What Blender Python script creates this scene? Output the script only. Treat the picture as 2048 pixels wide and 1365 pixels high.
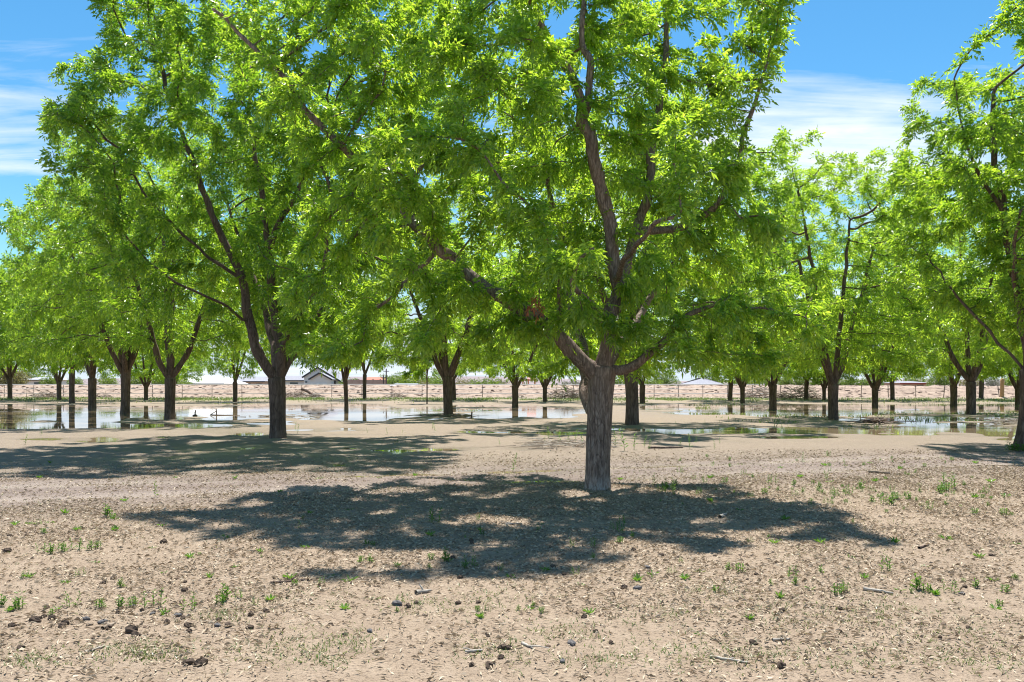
import bpy, math, random
import numpy as np
from mathutils import Vector, Matrix

# ------------------------------------------------------------------ camera, sky, sun, exposure
SC = bpy.context.scene
COL = SC.collection
for o in list(bpy.data.objects):
    bpy.data.objects.remove(o)
EYE = 1.4          # eye height above the flood level, metres
F = 1554.0         # focal length in photo pixels (2048 wide)
HOR = 773.0        # horizon row in the photo
cam_d = bpy.data.cameras.new('camera')
cam = bpy.data.objects.new('camera', cam_d); COL.objects.link(cam)
cam.location = (0, 0, EYE); cam.rotation_euler = (math.radians(90), 0, 0)
cam_d.sensor_width = 36.0; cam_d.lens = 36.0 * F / 2048.0
cam_d.shift_y = (HOR - 682.5) / 2048.0
cam_d.clip_start = 0.05; cam_d.clip_end = 12000
SC.camera = cam

SUN_EL, SUN_AZ = 68.0, 3.0       # azimuth clockwise from +Y (the view direction)
w = bpy.data.worlds.new('World'); SC.world = w; w.use_nodes = True
nt = w.node_tree; nt.nodes.clear()
def N(t, typ, **kw):
    n = t.nodes.new(typ)
    for k, v in kw.items(): setattr(n, k, v)
    return n
wo = N(nt, 'ShaderNodeOutputWorld'); bg = N(nt, 'ShaderNodeBackground')
sky = N(nt, 'ShaderNodeTexSky', sky_type='NISHITA', sun_disc=False)
sky.sun_elevation = math.radians(SUN_EL); sky.sun_rotation = math.radians(SUN_AZ)
sky.altitude = 1200; sky.air_density = 1.0; sky.dust_density = 0.6; sky.ozone_density = 1.6
hs = N(nt, 'ShaderNodeHueSaturation'); hs.inputs['Hue'].default_value = 0.487; hs.inputs['Saturation'].default_value = 1.32; hs.inputs['Value'].default_value = 1.02
nt.links.new(sky.outputs[0], hs.inputs['Color'])
# thin cirrus on a high flat layer: direction / height
tc = N(nt, 'ShaderNodeTexCoord'); sx = N(nt, 'ShaderNodeSeparateXYZ'); nt.links.new(tc.outputs['Generated'], sx.inputs[0])
zm = N(nt, 'ShaderNodeMath', operation='MAXIMUM'); zm.inputs[1].default_value = 0.0; nt.links.new(sx.outputs[2], zm.inputs[0])
za = N(nt, 'ShaderNodeMath', operation='ADD'); za.inputs[1].default_value = 0.10; nt.links.new(zm.outputs[0], za.inputs[0])
dx = N(nt, 'ShaderNodeMath', operation='DIVIDE'); nt.links.new(sx.outputs[0], dx.inputs[0]); nt.links.new(za.outputs[0], dx.inputs[1])
dy = N(nt, 'ShaderNodeMath', operation='DIVIDE'); nt.links.new(sx.outputs[1], dy.inputs[0]); nt.links.new(za.outputs[0], dy.inputs[1])
cx = N(nt, 'ShaderNodeCombineXYZ'); nt.links.new(dx.outputs[0], cx.inputs[0]); nt.links.new(dy.outputs[0], cx.inputs[1])
mp = N(nt, 'ShaderNodeMapping'); nt.links.new(cx.outputs[0], mp.inputs[0])
mp.inputs['Rotation'].default_value = (0, 0, math.radians(-31.19)); mp.inputs['Scale'].default_value = (0.42, 1.0, 1); mp.inputs['Location'].default_value = (6.395, 8.507, 3.399)
n1 = N(nt, 'ShaderNodeTexNoise'); n1.inputs['Scale'].default_value = 1.15; n1.inputs['Detail'].default_value = 9; n1.inputs['Roughness'].default_value = 0.55; n1.inputs['Distortion'].default_value = 0.9
nt.links.new(mp.outputs[0], n1.inputs['Vector'])
cr = N(nt, 'ShaderNodeValToRGB'); cr.color_ramp.elements[0].position = 0.49; cr.color_ramp.elements[1].position = 0.78
cr.color_ramp.elements[1].color = (0.92, 0.92, 0.92, 1)
mp2 = N(nt, 'ShaderNodeMapping'); mp2.inputs['Rotation'].default_value = (0, 0, math.radians(-50)); mp2.inputs['Scale'].default_value = (1.1, 5.5, 1); nt.links.new(cx.outputs[0], mp2.inputs[0])
n2 = N(nt, 'ShaderNodeTexNoise'); n2.inputs['Scale'].default_value = 1.3; n2.inputs['Detail'].default_value = 8; n2.inputs['Roughness'].default_value = 0.62; n2.inputs['Distortion'].default_value = 1.2
nt.links.new(mp2.outputs[0], n2.inputs['Vector'])
wm = N(nt, 'ShaderNodeMath', operation='MULTIPLY_ADD'); wm.inputs[1].default_value = 0.34; nt.links.new(n2.outputs[0], wm.inputs[0])
wsub = N(nt, 'ShaderNodeMath', operation='SUBTRACT'); wsub.inputs[1].default_value = 0.17; nt.links.new(n1.outputs[0], wsub.inputs[0]); nt.links.new(wsub.outputs[0], wm.inputs[2])
nt.links.new(wm.outputs[0], cr.inputs[0])
mx = N(nt, 'ShaderNodeMix', data_type='RGBA'); mx.inputs['B'].default_value = (6.4, 6.6, 6.8, 1)
dk = N(nt, 'ShaderNodeMix', data_type='RGBA', blend_type='DARKEN'); dk.inputs['Factor'].default_value = 1.0; dk.inputs['B'].default_value = (4.3, 5.0, 5.7, 1)
nt.links.new(hs.outputs[0], dk.inputs['A'])
nt.links.new(cr.outputs[0], mx.inputs['Factor']); nt.links.new(dk.outputs['Result'], mx.inputs['A'])
nt.links.new(mx.outputs['Result'], bg.inputs[0]); bg.inputs[1].default_value = 0.092
nt.links.new(bg.outputs[0], wo.inputs[0])

sd = bpy.data.lights.new('sun', 'SUN'); sd.energy = 5.0; sd.angle = math.radians(0.53); sd.color = (1.0, 0.965, 0.905)
sun = bpy.data.objects.new('sun', sd); COL.objects.link(sun)
a, e = math.radians(SUN_AZ), math.radians(SUN_EL)
to_sun = Vector((math.sin(a) * math.cos(e), math.cos(a) * math.cos(e), math.sin(e)))
sun.rotation_euler = to_sun.to_track_quat('Z', 'Y').to_euler(); sun.location = (0, 0, 60)

SC.view_settings.view_transform = 'Standard'; SC.view_settings.look = 'None'
SC.view_settings.gamma = 1; SC.view_settings.use_curve_mapping = False
SC.view_settings.exposure = 0.98
SC.render.engine = 'CYCLES'
SC.cycles.filter_width = 1.1
SC.cycles.max_bounces = 7; SC.cycles.diffuse_bounces = 3; SC.cycles.glossy_bounces = 3
SC.cycles.transmission_bounces = 4; SC.cycles.transparent_max_bounces = 6
SC.cycles.caustics_reflective = False; SC.cycles.caustics_refractive = False

# ------------------------------------------------------------------ helpers
rng = np.random.default_rng(7)
R = random.Random(11)
def gp(x, y):
    """photo pixel of a point on the ground -> world x, y"""
    Y = F * EYE / (y - HOR); return (x - 1024.0) * Y / F, Y
def pw(x, y, Y):
    """photo pixel at known distance Y -> world point"""
    return np.array([(x - 1024.0) * Y / F, Y, EYE + (HOR - y) * Y / F])

def mesh_np(name, V, Fc, mat, smooth=False):
    """V (n,3), Fc (m,k) k=3 or 4, or list of both"""
    me = bpy.data.meshes.new(name)
    fl = Fc if isinstance(Fc, list) else [Fc]
    fl = [np.asarray(f, dtype=np.int32) for f in fl if len(f)]
    V = np.asarray(V, dtype=np.float32)
    me.vertices.add(len(V)); me.vertices.foreach_set('co', V.ravel())
    nl = sum(f.size for f in fl); npoly = sum(len(f) for f in fl)
    me.loops.add(nl); me.polygons.add(npoly)
    me.loops.foreach_set('vertex_index', np.concatenate([f.ravel() for f in fl]))
    tot = np.concatenate([np.full(len(f), f.shape[1], dtype=np.int32) for f in fl])
    st = np.concatenate([[0], np.cumsum(tot)[:-1]]).astype(np.int32)
    me.polygons.foreach_set('loop_start', st)
    try: me.polygons.foreach_set('loop_total', tot)
    except Exception: pass
    me.update(calc_edges=True); me.validate()
    me.polygons.foreach_set('use_smooth', np.full(npoly, smooth)); 
    if mat: me.materials.append(mat)
    return me
class MB:
    """collects shapes for one mesh"""
    def __init__(s): s.v = []; s.f4 = []; s.f3 = []; s.n = 0
    def add(s, v, f):
        v = np.asarray(v, float)
        for q in f:
            (s.f4 if len(q) == 4 else s.f3).append([i + s.n for i in q])
        s.v.append(v); s.n += len(v)
    def box(s, lo, hi, rz=0, c=(0, 0, 0)):
        x0, y0, z0 = lo; x1, y1, z1 = hi
        v = np.array([[x0,y0,z0],[x1,y0,z0],[x1,y1,z0],[x0,y1,z0],[x0,y0,z1],[x1,y0,z1],[x1,y1,z1],[x0,y1,z1]], float)
        if rz:
            ca, sa = math.cos(rz), math.sin(rz); v = np.c_[v[:,0]*ca - v[:,1]*sa, v[:,0]*sa + v[:,1]*ca, v[:,2]]
        s.add(v + np.array(c), [(0,3,2,1),(4,5,6,7),(0,1,5,4),(1,2,6,5),(2,3,7,6),(3,0,4,7)])
    def prism(s, poly, d, axis_pts):
        """poly: list of 3D points (front), d: extrude vector"""
        p = np.array(poly, float); n = len(p); v = np.vstack([p, p + np.array(d)])
        f = [tuple(range(n)), tuple(range(2*n-1, n-1, -1))] if n <= 4 else []
        if n > 4:
            for i in range(1, n-1): f += [(0, i, i+1), (n, n+i+1, n+i)]
        for i in range(n): j = (i+1) % n; f.append((i, i+n, j+n, j))
        s.add(v, f)
    def tube(s, pts, rad, sides=6, jit=None):
        pts = np.asarray(pts, float); m = len(pts)
        rad = np.broadcast_to(rad, (m,)) if np.ndim(rad) == 0 else np.asarray(rad)
        t = np.gradient(pts, axis=0); t /= np.linalg.norm(t, axis=1)[:, None] + 1e-9
        ref = np.array([1.0, 0.13, 0.07]) if abs(t[0][0]) < 0.8 else np.array([0.1, 1.0, 0.05])
        us = []
        u = ref
        for i in range(m):
            u = u - t[i] * np.dot(u, t[i]); u = u / (np.linalg.norm(u) + 1e-9); us.append(u)
        us = np.array(us); vs = np.cross(t, us)
        an = np.arange(sides) * 2 * math.pi / sides
        rr = rad[:, None] * np.ones((m, sides))
        if jit is not None: rr = rr * jit
        V = pts[:, None, :] + rr[..., None] * (np.cos(an)[None, :, None] * us[:, None, :] + np.sin(an)[None, :, None] * vs[:, None, :])
        f = []
        for i in range(m - 1):
            for j in range(sides):
                k = (j + 1) % sides
                f.append((i*sides+j, i*sides+k, (i+1)*sides+k, (i+1)*sides+j))
        V = V.reshape(-1, 3)
        V = np.vstack([V, pts[-1] + t[-1] * rad[-1] * 0.4]); top = len(V) - 1
        for j in range(sides): f.append(((m-1)*sides+j, (m-1)*sides+(j+1) % sides, top))
        s.add(V, f)
    def mesh(s, name, mat, smooth=False):
        return mesh_np(name, np.vstack(s.v), [np.array(s.f4).reshape(-1, 4), np.array(s.f3).reshape(-1, 3)], mat, smooth)
    def obj(s, name, mat, parent=None, smooth=False):
        return link(name, s.mesh(name, mat, smooth), parent)
def link(name, me, parent=None, loc=None):
    o = bpy.data.objects.new(name, me); COL.objects.link(o)
    if parent is not None: o.parent = parent
    if loc is not None: o.location = loc
    return o
def tag(o, label=None, cat=None, group=None, kind=None):
    if label: o['label'] = label
    if cat: o['category'] = cat
    if group: o['group'] = group
    if kind: o['kind'] = kind
    return o
def thing(name, label, cat, loc=(0, 0, 0), group=None):
    return tag(link(name, None, None, loc), label, cat, group)

# ------------------------------------------------------------------ materials
def mat_new(name):
    m = bpy.data.materials.new(name); m.use_nodes = True; t = m.node_tree; t.nodes.clear()
    out = N(t, 'ShaderNodeOutputMaterial'); return m, t, out
def noise(t, scale, detail=4, rough=0.55, vec=None, dist=0.0):
    n = N(t, 'ShaderNodeTexNoise'); n.inputs['Scale'].default_value = scale; n.inputs['Detail'].default_value = detail
    n.inputs['Roughness'].default_value = rough; n.inputs['Distortion'].default_value = dist
    if vec is not None: t.links.new(vec, n.inputs['Vector'])
    return n.outputs[0]
def ramp(t, fac, stops):
    r = N(t, 'ShaderNodeValToRGB'); els = r.color_ramp.elements
    while len(els) < len(stops): els.new(0.5)
    for e_, (p, c) in zip(els, stops): e_.position = p; e_.color = (*c, 1) if len(c) == 3 else c
    t.links.new(fac, r.inputs[0]); return r.outputs[0]
def mixc(t, fac, A, B, mode='MIX'):
    m = N(t, 'ShaderNodeMix', data_type='RGBA', blend_type=mode)
    for key, v in (('Factor', fac), ('A', A), ('B', B)):
        s_ = m.inputs[key]
        if hasattr(v, 'is_linked') or isinstance(v, bpy.types.NodeSocket): t.links.new(v, s_)
        elif key == 'Factor': s_.default_value = v
        else: s_.default_value = (*v, 1)
    return m.outputs['Result']
def bump(t, h, strength, dist):
    b = N(t, 'ShaderNodeBump'); b.inputs['Strength'].default_value = strength; b.inputs['Distance'].default_value = dist
    t.links.new(h, b.inputs['Height']); return b.outputs[0]
def coords(t, kind='Object', scale=(1, 1, 1)):
    c = N(t, 'ShaderNodeTexCoord'); m = N(t, 'ShaderNodeMapping'); m.inputs['Scale'].default_value = scale
    t.links.new(c.outputs[kind], m.inputs[0]); return m.outputs[0]
def principled(t, out, color, rough=0.8, normal=None, spec=0.5, metal=0.0):
    p = N(t, 'ShaderNodeBsdfPrincipled')
    if isinstance(color, bpy.types.NodeSocket): t.links.new(color, p.inputs['Base Color'])
    else: p.inputs['Base Color'].default_value = (*color, 1)
    if isinstance(rough, bpy.types.NodeSocket): t.links.new(rough, p.inputs['Roughness'])
    else: p.inputs['Roughness'].default_value = rough
    p.inputs['Specular IOR Level'].default_value = spec; p.inputs['Metallic'].default_value = metal
    if normal is not None: t.links.new(normal, p.inputs['Normal'])
    if out is not None: t.links.new(p.outputs[0], out.inputs[0])
    return p
def simple(name, c1, c2, scale=3.0, rough=0.8, bmp=0.0, spec=0.3, metal=0.0):
    m, t, out = mat_new(name); v = coords(t)
    n = noise(t, scale, 5, 0.6, v)
    principled(t, out, ramp(t, n, [(0.3, c1), (0.7, c2)]), rough, bump(t, n, 0.6, bmp) if bmp else None, spec, metal)
    return m
def leafmat(name, dark, light, tdark, tlight, transl=0.45, rough=0.38, spec=0.5):
    m, t, out = mat_new(name)
    g = N(t, 'ShaderNodeNewGeometry'); rpi = g.outputs['Random Per Island']
    oi = N(t, 'ShaderNodeObjectInfo')
    add = N(t, 'ShaderNodeMath', operation='MULTIPLY_ADD'); add.inputs[1].default_value = 0.22; t.links.new(oi.outputs['Random'], add.inputs[0])
    sc_ = N(t, 'ShaderNodeMath', operation='MULTIPLY'); sc_.inputs[1].default_value = 0.78; t.links.new(rpi, sc_.inputs[0])
    t.links.new(sc_.outputs[0], add.inputs[2])
    c = ramp(t, add.outputs[0], [(0.0, dark), (0.95, light)]); ct = ramp(t, add.outputs[0], [(0.0, tdark), (0.95, tlight)])
    p = principled(t, None, c, rough, None, spec)
    tr = N(t, 'ShaderNodeBsdfTranslucent'); t.links.new(ct, tr.inputs[0])
    ms = N(t, 'ShaderNodeMixShader'); ms.inputs[0].default_value = transl
    t.links.new(p.outputs[0], ms.inputs[1]); t.links.new(tr.outputs[0], ms.inputs[2]); t.links.new(ms.outputs[0], out.inputs[0])
    return m
M = {}
M['leaf'] = leafmat('pecan_leaf', (0.036, 0.10, 0.014), (0.20, 0.35, 0.06), (0.19, 0.43, 0.010), (0.72, 0.91, 0.065), 0.57, 0.33, 0.9)
M['weed'] = leafmat('weed_leaf', (0.04, 0.11, 0.015), (0.11, 0.22, 0.03), (0.12, 0.30, 0.02), (0.30, 0.50, 0.05), 0.35)
M['bush'] = leafmat('bush_leaf', (0.05, 0.10, 0.02), (0.14, 0.20, 0.04), (0.14, 0.26, 0.02), (0.36, 0.46, 0.06), 0.4)
M['olive'] = leafmat('olive_leaf', (0.11, 0.11, 0.05), (0.24, 0.21, 0.09), (0.20, 0.22, 0.05), (0.42, 0.36, 0.12), 0.35)
M['greybush'] = leafmat('grey_leaf', (0.14, 0.15, 0.11), (0.26, 0.27, 0.20), (0.16, 0.18, 0.10), (0.30, 0.32, 0.2), 0.25)
M['grass'] = leafmat('grass_blade', (0.06, 0.12, 0.03), (0.20, 0.25, 0.08), (0.12, 0.22, 0.03), (0.32, 0.38, 0.10), 0.35)
M['straw'] = leafmat('dry_straw', (0.13, 0.09, 0.06), (0.60, 0.49, 0.35), (0.2, 0.13, 0.07), (0.50, 0.38, 0.24), 0.12, 0.6, 0.3)
M['deadleaf'] = leafmat('dead_leaf', (0.24, 0.07, 0.03), (0.40, 0.14, 0.06), (0.3, 0.09, 0.03), (0.5, 0.18, 0.06), 0.35)

def bark(name, c1, c2, c3, sc=1.0, sunlit_base=False):
    m, t, out = mat_new(name); v = coords(t, 'Object', (9*sc, 9*sc, 1.6*sc)); v2 = coords(t, 'Object', (1.2, 1.2, 0.8))
    n = noise(t, 3.0, 8, 0.65, v, 0.4); nb = noise(t, 2.0, 4, 0.6, v2)
    c = ramp(t, n, [(0.30, c1), (0.5, c2), (0.72, c3)])
    vo = N(t, 'ShaderNodeTexVoronoi', feature='DISTANCE_TO_EDGE'); vo.inputs['Scale'].default_value = 2.6; t.links.new(v, vo.inputs['Vector'])
    crk = ramp(t, vo.outputs['Distance'], [(0.0, (0.6, 0.6, 0.6)), (0.10, (0, 0, 0))])
    c = mixc(t, crk, c, c1)
    c = mixc(t, ramp(t, nb, [(0.45, (0, 0, 0)), (0.7, (0.5, 0.5, 0.5))]), c, (0.24, 0.165, 0.13))
    if sunlit_base:
        tcn = N(t, 'ShaderNodeTexCoord'); sp = N(t, 'ShaderNodeSeparateXYZ'); t.links.new(tcn.outputs['Object'], sp.inputs[0])
        mr = N(t, 'ShaderNodeMapRange'); mr.inputs[1].default_value = 0.02; mr.inputs[2].default_value = 0.30; mr.inputs[3].default_value = 1; mr.inputs[4].default_value = 0
        t.links.new(sp.outputs[2], mr.inputs[0])
        streak = ramp(t, noise(t, 5.0, 4, 0.6, v), [(0.40, (0, 0, 0)), (0.6, (1, 1, 1))])
        f = mixc(t, 1.0, streak, mr.outputs[0], 'MULTIPLY')
        c = mixc(t, f, c, (0.52, 0.47, 0.42))  # sunlit look of the trunk foot, painted into the bark as pale streaks
    principled(t, out, c, 0.9, bump(t, n, 1.0, 0.025), 0.2)
    return m
M['bark'] = bark('pecan_bark', (0.065, 0.046, 0.037), (0.235, 0.178, 0.145), (0.48, 0.385, 0.325), 1.3, True)
M['bark_far'] = bark('pecan_bark_far', (0.052, 0.035, 0.027), (0.130, 0.091, 0.073), (0.260, 0.195, 0.156), 0.6)
M['limb'] = bark('limb_bark', (0.052, 0.036, 0.029), (0.137, 0.098, 0.081), (0.286, 0.215, 0.182), 1.2)
M['deadwood'] = simple('dead_wood', (0.10, 0.075, 0.055), (0.36, 0.29, 0.22), 14, 0.9, 0.01)
M['greywood'] = simple('weathered_stick', (0.20, 0.17, 0.14), (0.50, 0.45, 0.38), 18, 0.85, 0.006)
M['clod'] = simple('dung_clod', (0.045, 0.031, 0.023), (0.14, 0.097, 0.068), 40, 0.9, 0.006)
M['clodpale'] = simple('dry_clod', (0.26, 0.19, 0.13), (0.44, 0.33, 0.23), 40, 0.9, 0.006)
M['clodgrey'] = simple('grey_pebble', (0.085, 0.08, 0.08), (0.18, 0.165, 0.16), 40, 0.8, 0.004)
M['pipe'] = simple('weathered_pipe', (0.55, 0.51, 0.48), (0.80, 0.77, 0.73), 1.4, 0.55, 0, 0.4)
M['tpost'] = simple('rusty_post', (0.12, 0.09, 0.07), (0.26, 0.21, 0.17), 8, 0.7)
M['woodpost'] = simple('tan_timber', (0.36, 0.20, 0.09), (0.55, 0.33, 0.16), 6, 0.8)  # orange-brown timber, tone varied by noise
M['whiteroof'] = simple('white_metal_roof', (0.78, 0.77, 0.74), (0.84, 0.83, 0.81), 0.4, 0.45)
M['stucco'] = simple('pale_stucco', (0.76, 0.70, 0.66), (0.82, 0.77, 0.73), 2.0, 0.9)
M['stucco2'] = simple('tan_stucco', (0.46, 0.33, 0.25), (0.54, 0.40, 0.31), 2.0, 0.9)
M['fascia'] = simple('dark_fascia', (0.05, 0.045, 0.05), (0.08, 0.07, 0.075), 2.0, 0.6)
M['shingle'] = simple('grey_shingle', (0.20, 0.20, 0.23), (0.31, 0.31, 0.34), 5.0, 0.9)
M['redroof'] = simple('red_tile_roof', (0.34, 0.11, 0.07), (0.46, 0.19, 0.13), 3.0, 0.8)
M['redtrim'] = simple('red_trim', (0.26, 0.06, 0.05), (0.34, 0.09, 0.07), 3.0, 0.6)
M['block'] = simple('pink_block', (0.46, 0.31, 0.25), (0.56, 0.40, 0.33), 1.2, 0.9)
M['orange'] = simple('orange_timber', (0.46, 0.17, 0.06), (0.56, 0.25, 0.10), 2.0, 0.8)
M['darkglass'] = simple('window_glass', (0.03, 0.04, 0.045), (0.06, 0.075, 0.08), 1.0, 0.1, 0, 0.6)
M['greymetal'] = simple('grey_metal', (0.42, 0.43, 0.47), (0.55, 0.56, 0.60), 1.0, 0.4)

# ------------------------------------------------------------------ ground height
def vnoise(x, y, s, seed=0):
    """smooth value noise, numpy"""
    x = np.asarray(x, float) / s + 1000 + seed * 17.3; y = np.asarray(y, float) / s + 1000 + seed * 9.1
    xi = np.floor(x).astype(np.int64); yi = np.floor(y).astype(np.int64); fx = x - xi; fy = y - yi
    fx = fx*fx*(3-2*fx); fy = fy*fy*(3-2*fy)
    def h(i, j):
        n = (i * 374761393 + j * 668265263 + seed * 1442695041) & 0xffffffff
        n = ((n ^ (n >> 13)) * 1274126177) & 0xffffffff
        return ((n ^ (n >> 16)) & 0xffff) / 65535.0
    return (h(xi,yi)*(1-fx)+h(xi+1,yi)*fx)*(1-fy)+(h(xi,yi+1)*(1-fx)+h(xi+1,yi+1)*fx)*fy
def sstep(a_, b_, x):
    t = np.clip((x - a_) / (b_ - a_), 0, 1); return t*t*(3-2*t)
# pools: (x0, x1, ynear, yfar in photo pixels, depth)
POOLS = [(-700, 1130, 841, 808, .075), (900, 1180, 838, 812, .05), (-400, 520, 858, 845.5, .045), (470, 560, 851, 845, .03),
         (1230, 2100, 833, 808, .06), (1500, 2900, 826, 806, .05), (1660, 2100, 845, 832, .035),
         (1240, 1960, 870, 855, .05), (1720, 2250, 872, 846, .035), (1980, 2200, 882, 862, .045), (1080, 1180, 872, 862, .04),
         (325, 430, 912, 880, .004), (620, 1010, 902, 883, .010), (40, 360, 886, 874, .024), (1080, 1330, 862, 856, .025), (560, 830, 930, 893, .010),
         (900, 1170, 968, 957, .024), (1500, 1700, 880, 872, .026), (880, 1040, 868, 862, .026), (150, 1060, 962, 866, .013), (-300, 700, 880, 843, .010), (1000, 2100, 885, 838, .008), (860, 1330, 975, 945, .008)]
def fence_y(x): return 91.0 - 0.02 * x - 0.10 * np.maximum(np.asarray(x, float) - 12, 0)
def road_d(x, y): return (y - 11.9 - 0.30 * x) / 1.044
def ground_h(x, y):
    x = np.asarray(x, float); y = np.asarray(y, float)
    h = 0.024 + 0.020 * (vnoise(x, y, 2.6, 1) - .5) + 0.014 * (vnoise(x, y, 0.9, 2) - .5) + 0.008 * (vnoise(x, y, 0.35, 3) - .5)
    h = h + 0.035 * sstep(13, 7, y)
    yy = np.maximum(y, 1.0)
    px = 1024 + F * x / yy; py = HOR + F * EYE / yy
    wob = (vnoise(px/60, py/4.5, 1.0, 5) - .5)
    for (a0, a1, yn, yf, dep) in POOLS:
        cxp, cyp = (a0+a1)/2, (yn+yf)/2; rx, ry = (a1-a0)/2, (yn-yf)/2
        d = (np.abs((px-cxp)/rx)**2.3 + np.abs((py-cyp)/ry)**2.3) ** (1/2.3) + 0.75 * wob
        h = h - dep * sstep(1.12, 0.62, d) * (y > 3)
    # vehicle track
    rd = road_d(x, y); on = np.exp(-(rd / 1.9) ** 2)
    for off in (-0.75, 0.75):
        h = h - 0.016 * np.exp(-((rd - off) / 0.22) ** 2) + 0.010 * np.exp(-((rd - off - 0.42) / 0.18) ** 2)
    # mounded soil round the nearest trunks
    for (tx, ty, rr, hh) in ((1.095, 10.03, 0.8, 0.05), (-6.1, 20.3, 1.1, 0.05), (2.94*1.45, 27.5, 1.2, .05)):
        h = h + hh * np.exp(-((x-tx)**2 + (y-ty)**2) / rr**2)
    # grassy lip before the fence, dirt bank behind it
    fy = fence_y(x); d = y - fy
    h = h + 0.10 * sstep(-26, -17, d) + 0.02 * (vnoise(x, y, 3, 8))*sstep(-24, -14, d)
    top = 1.34 - 0.10 * sstep(5, 45, x)
    bank = sstep(0.8, 7.5, d) * (top + 0.10 * (vnoise(x, y, 7, 9) - .5) + 0.30 * (vnoise(x, y, 1.6, 10) - .5) + 0.20 * (vnoise(x, y, 0.6, 11) - .5)) * sstep(30, 14, d)
    h = h + bank
    h = h - 0.5 * sstep(14, 40, d)
    return h
def gz(x, y): return float(ground_h(np.array([x]), np.array([y]))[0])

ys = [-14.0]
while ys[-1] < 120:
    Y = ys[-1]; ys.append(Y + max(0.06, (0.06 if Y > 2.5 else 0.4), abs(Y) * 0.0085 if Y > 0 else 0.6))
while ys[-1] < 7000: ys.append(ys[-1] * 1.16)
ys = np.array(ys); ns = 250
ss = np.linspace(-1, 1, ns); ss = np.sign(ss) * (0.72 * np.abs(ss) + 0.28 * np.abs(ss) ** 3)
wid = np.where(ys < 3, 14 + (3-ys)*.2, 14 + (ys - 3) * 0.9)
GX = ss[None, :] * wid[:, None]; GY = np.repeat(ys[:, None], ns, 1)
GH = ground_h(GX, GY)
# per-vertex soil masks (what the soil is, not how it is lit)
road = np.exp(-(road_d(GX, GY) / 2.1) ** 2) * (GY < 40)
litter = sstep(12.5, 7.5, GY - 0.25 * GX) * (1 - 0.6 * road)
d_f = GY - fence_y(GX)
gs = np.exp(-((d_f + 15) / 5.5) ** 2) * sstep(0.30, 0.62, vnoise(GX, GY, 2.2, 21) * 0.65 + 0.35 * vnoise(GX, GY, 0.7, 22))
gs = np.maximum(gs, 0.5*sstep(18, 30, GX) * np.exp(-((GY - 42) / 14) ** 2) * sstep(0.45, 0.7, vnoise(GX, GY, 2.0, 23)))
gs = np.maximum(gs, 0.8*sstep(40, 60, d_f)*sstep(.4,.6,vnoise(GX,GY,20,24)))
bankm = sstep(0.2, 2.5, d_f) * sstep(60, 25, d_f)
rutm = (np.exp(-((road_d(GX, GY) + .75) / .3) ** 2) + np.exp(-((road_d(GX, GY) - .75) / .3) ** 2)) * (GY < 40) * sstep(.2, .5, vnoise(GX, GY, 1.5, 61))
idx = np.arange(len(ys) * ns).reshape(len(ys), ns)
Q = np.stack([idx[:-1, :-1], idx[:-1, 1:], idx[1:, 1:], idx[1:, :-1]], -1).reshape(-1, 4)

m, t, out = mat_new('orchard_soil')
at = N(t, 'ShaderNodeAttribute', attribute_name='soil'); sp = N(t, 'ShaderNodeSeparateColor'); t.links.new(at.outputs['Color'], sp.inputs[0])
at2 = N(t, 'ShaderNodeAttribute', attribute_name='soil_b'); sp2 = N(t, 'ShaderNodeSeparateColor'); t.links.new(at2.outputs['Color'], sp2.inputs[0])
v = coords(t, 'Object'); vfar = coords(t, 'Object', (0.25, 0.8, 1))
big = noise(t, 0.5, 5, 0.6, v); mid = noise(t, 6.0, 6, 0.65, v); fine = noise(t, 55.0, 4, 0.7, v); vfine = noise(t, 220.0, 3, 0.7, v)
dry = ramp(t, mid, [(0.25, (0.285, 0.207, 0.145)), (0.55, (0.40, 0.304, 0.219)), (0.8, (0.47, 0.368, 0.276))])
dry = mixc(t, ramp(t, big, [(0.35, (0, 0, 0)), (0.7, (0.55, 0.55, 0.55))]), dry, (0.36, 0.274, 0.195))
mud = ramp(t, mid, [(0.3, (0.25, 0.195, 0.145)), (0.75, (0.32, 0.255, 0.193))])
c = mixc(t, sp.outputs[1], mud, dry)
trk = ramp(t, noise(t, 9.0, 6, 0.7, v), [(0.3, (0.17, 0.13, 0.115)), (0.7, (0.31, 0.245, 0.21))])
c = mixc(t, sp.outputs[0], c, trk)
c = mixc(t, sp2.outputs[1], c, (0.36, 0.295, 0.25))
c = mixc(t, ramp(t, fine, [(0.34, (0.7, 0.7, 0.7)), (0.47, (0, 0, 0))]), c, (0.11, 0.075, 0.05))
c = mixc(t, sp.outputs[2], c, ramp(t, noise(t, 3.0, 5, 0.7, v), [(0.35, (0.10, 0.13, 0.035)), (0.7, (0.26, 0.26, 0.09))]))
bk = ramp(t, noise(t, 1.3, 7, 0.7, v), [(0.3, (0.14, 0.10, 0.08)), (0.5, (0.33, 0.245, 0.185)), (0.72, (0.43, 0.33, 0.255))])
c = mixc(t, sp2.outputs[0], c, bk)
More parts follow.
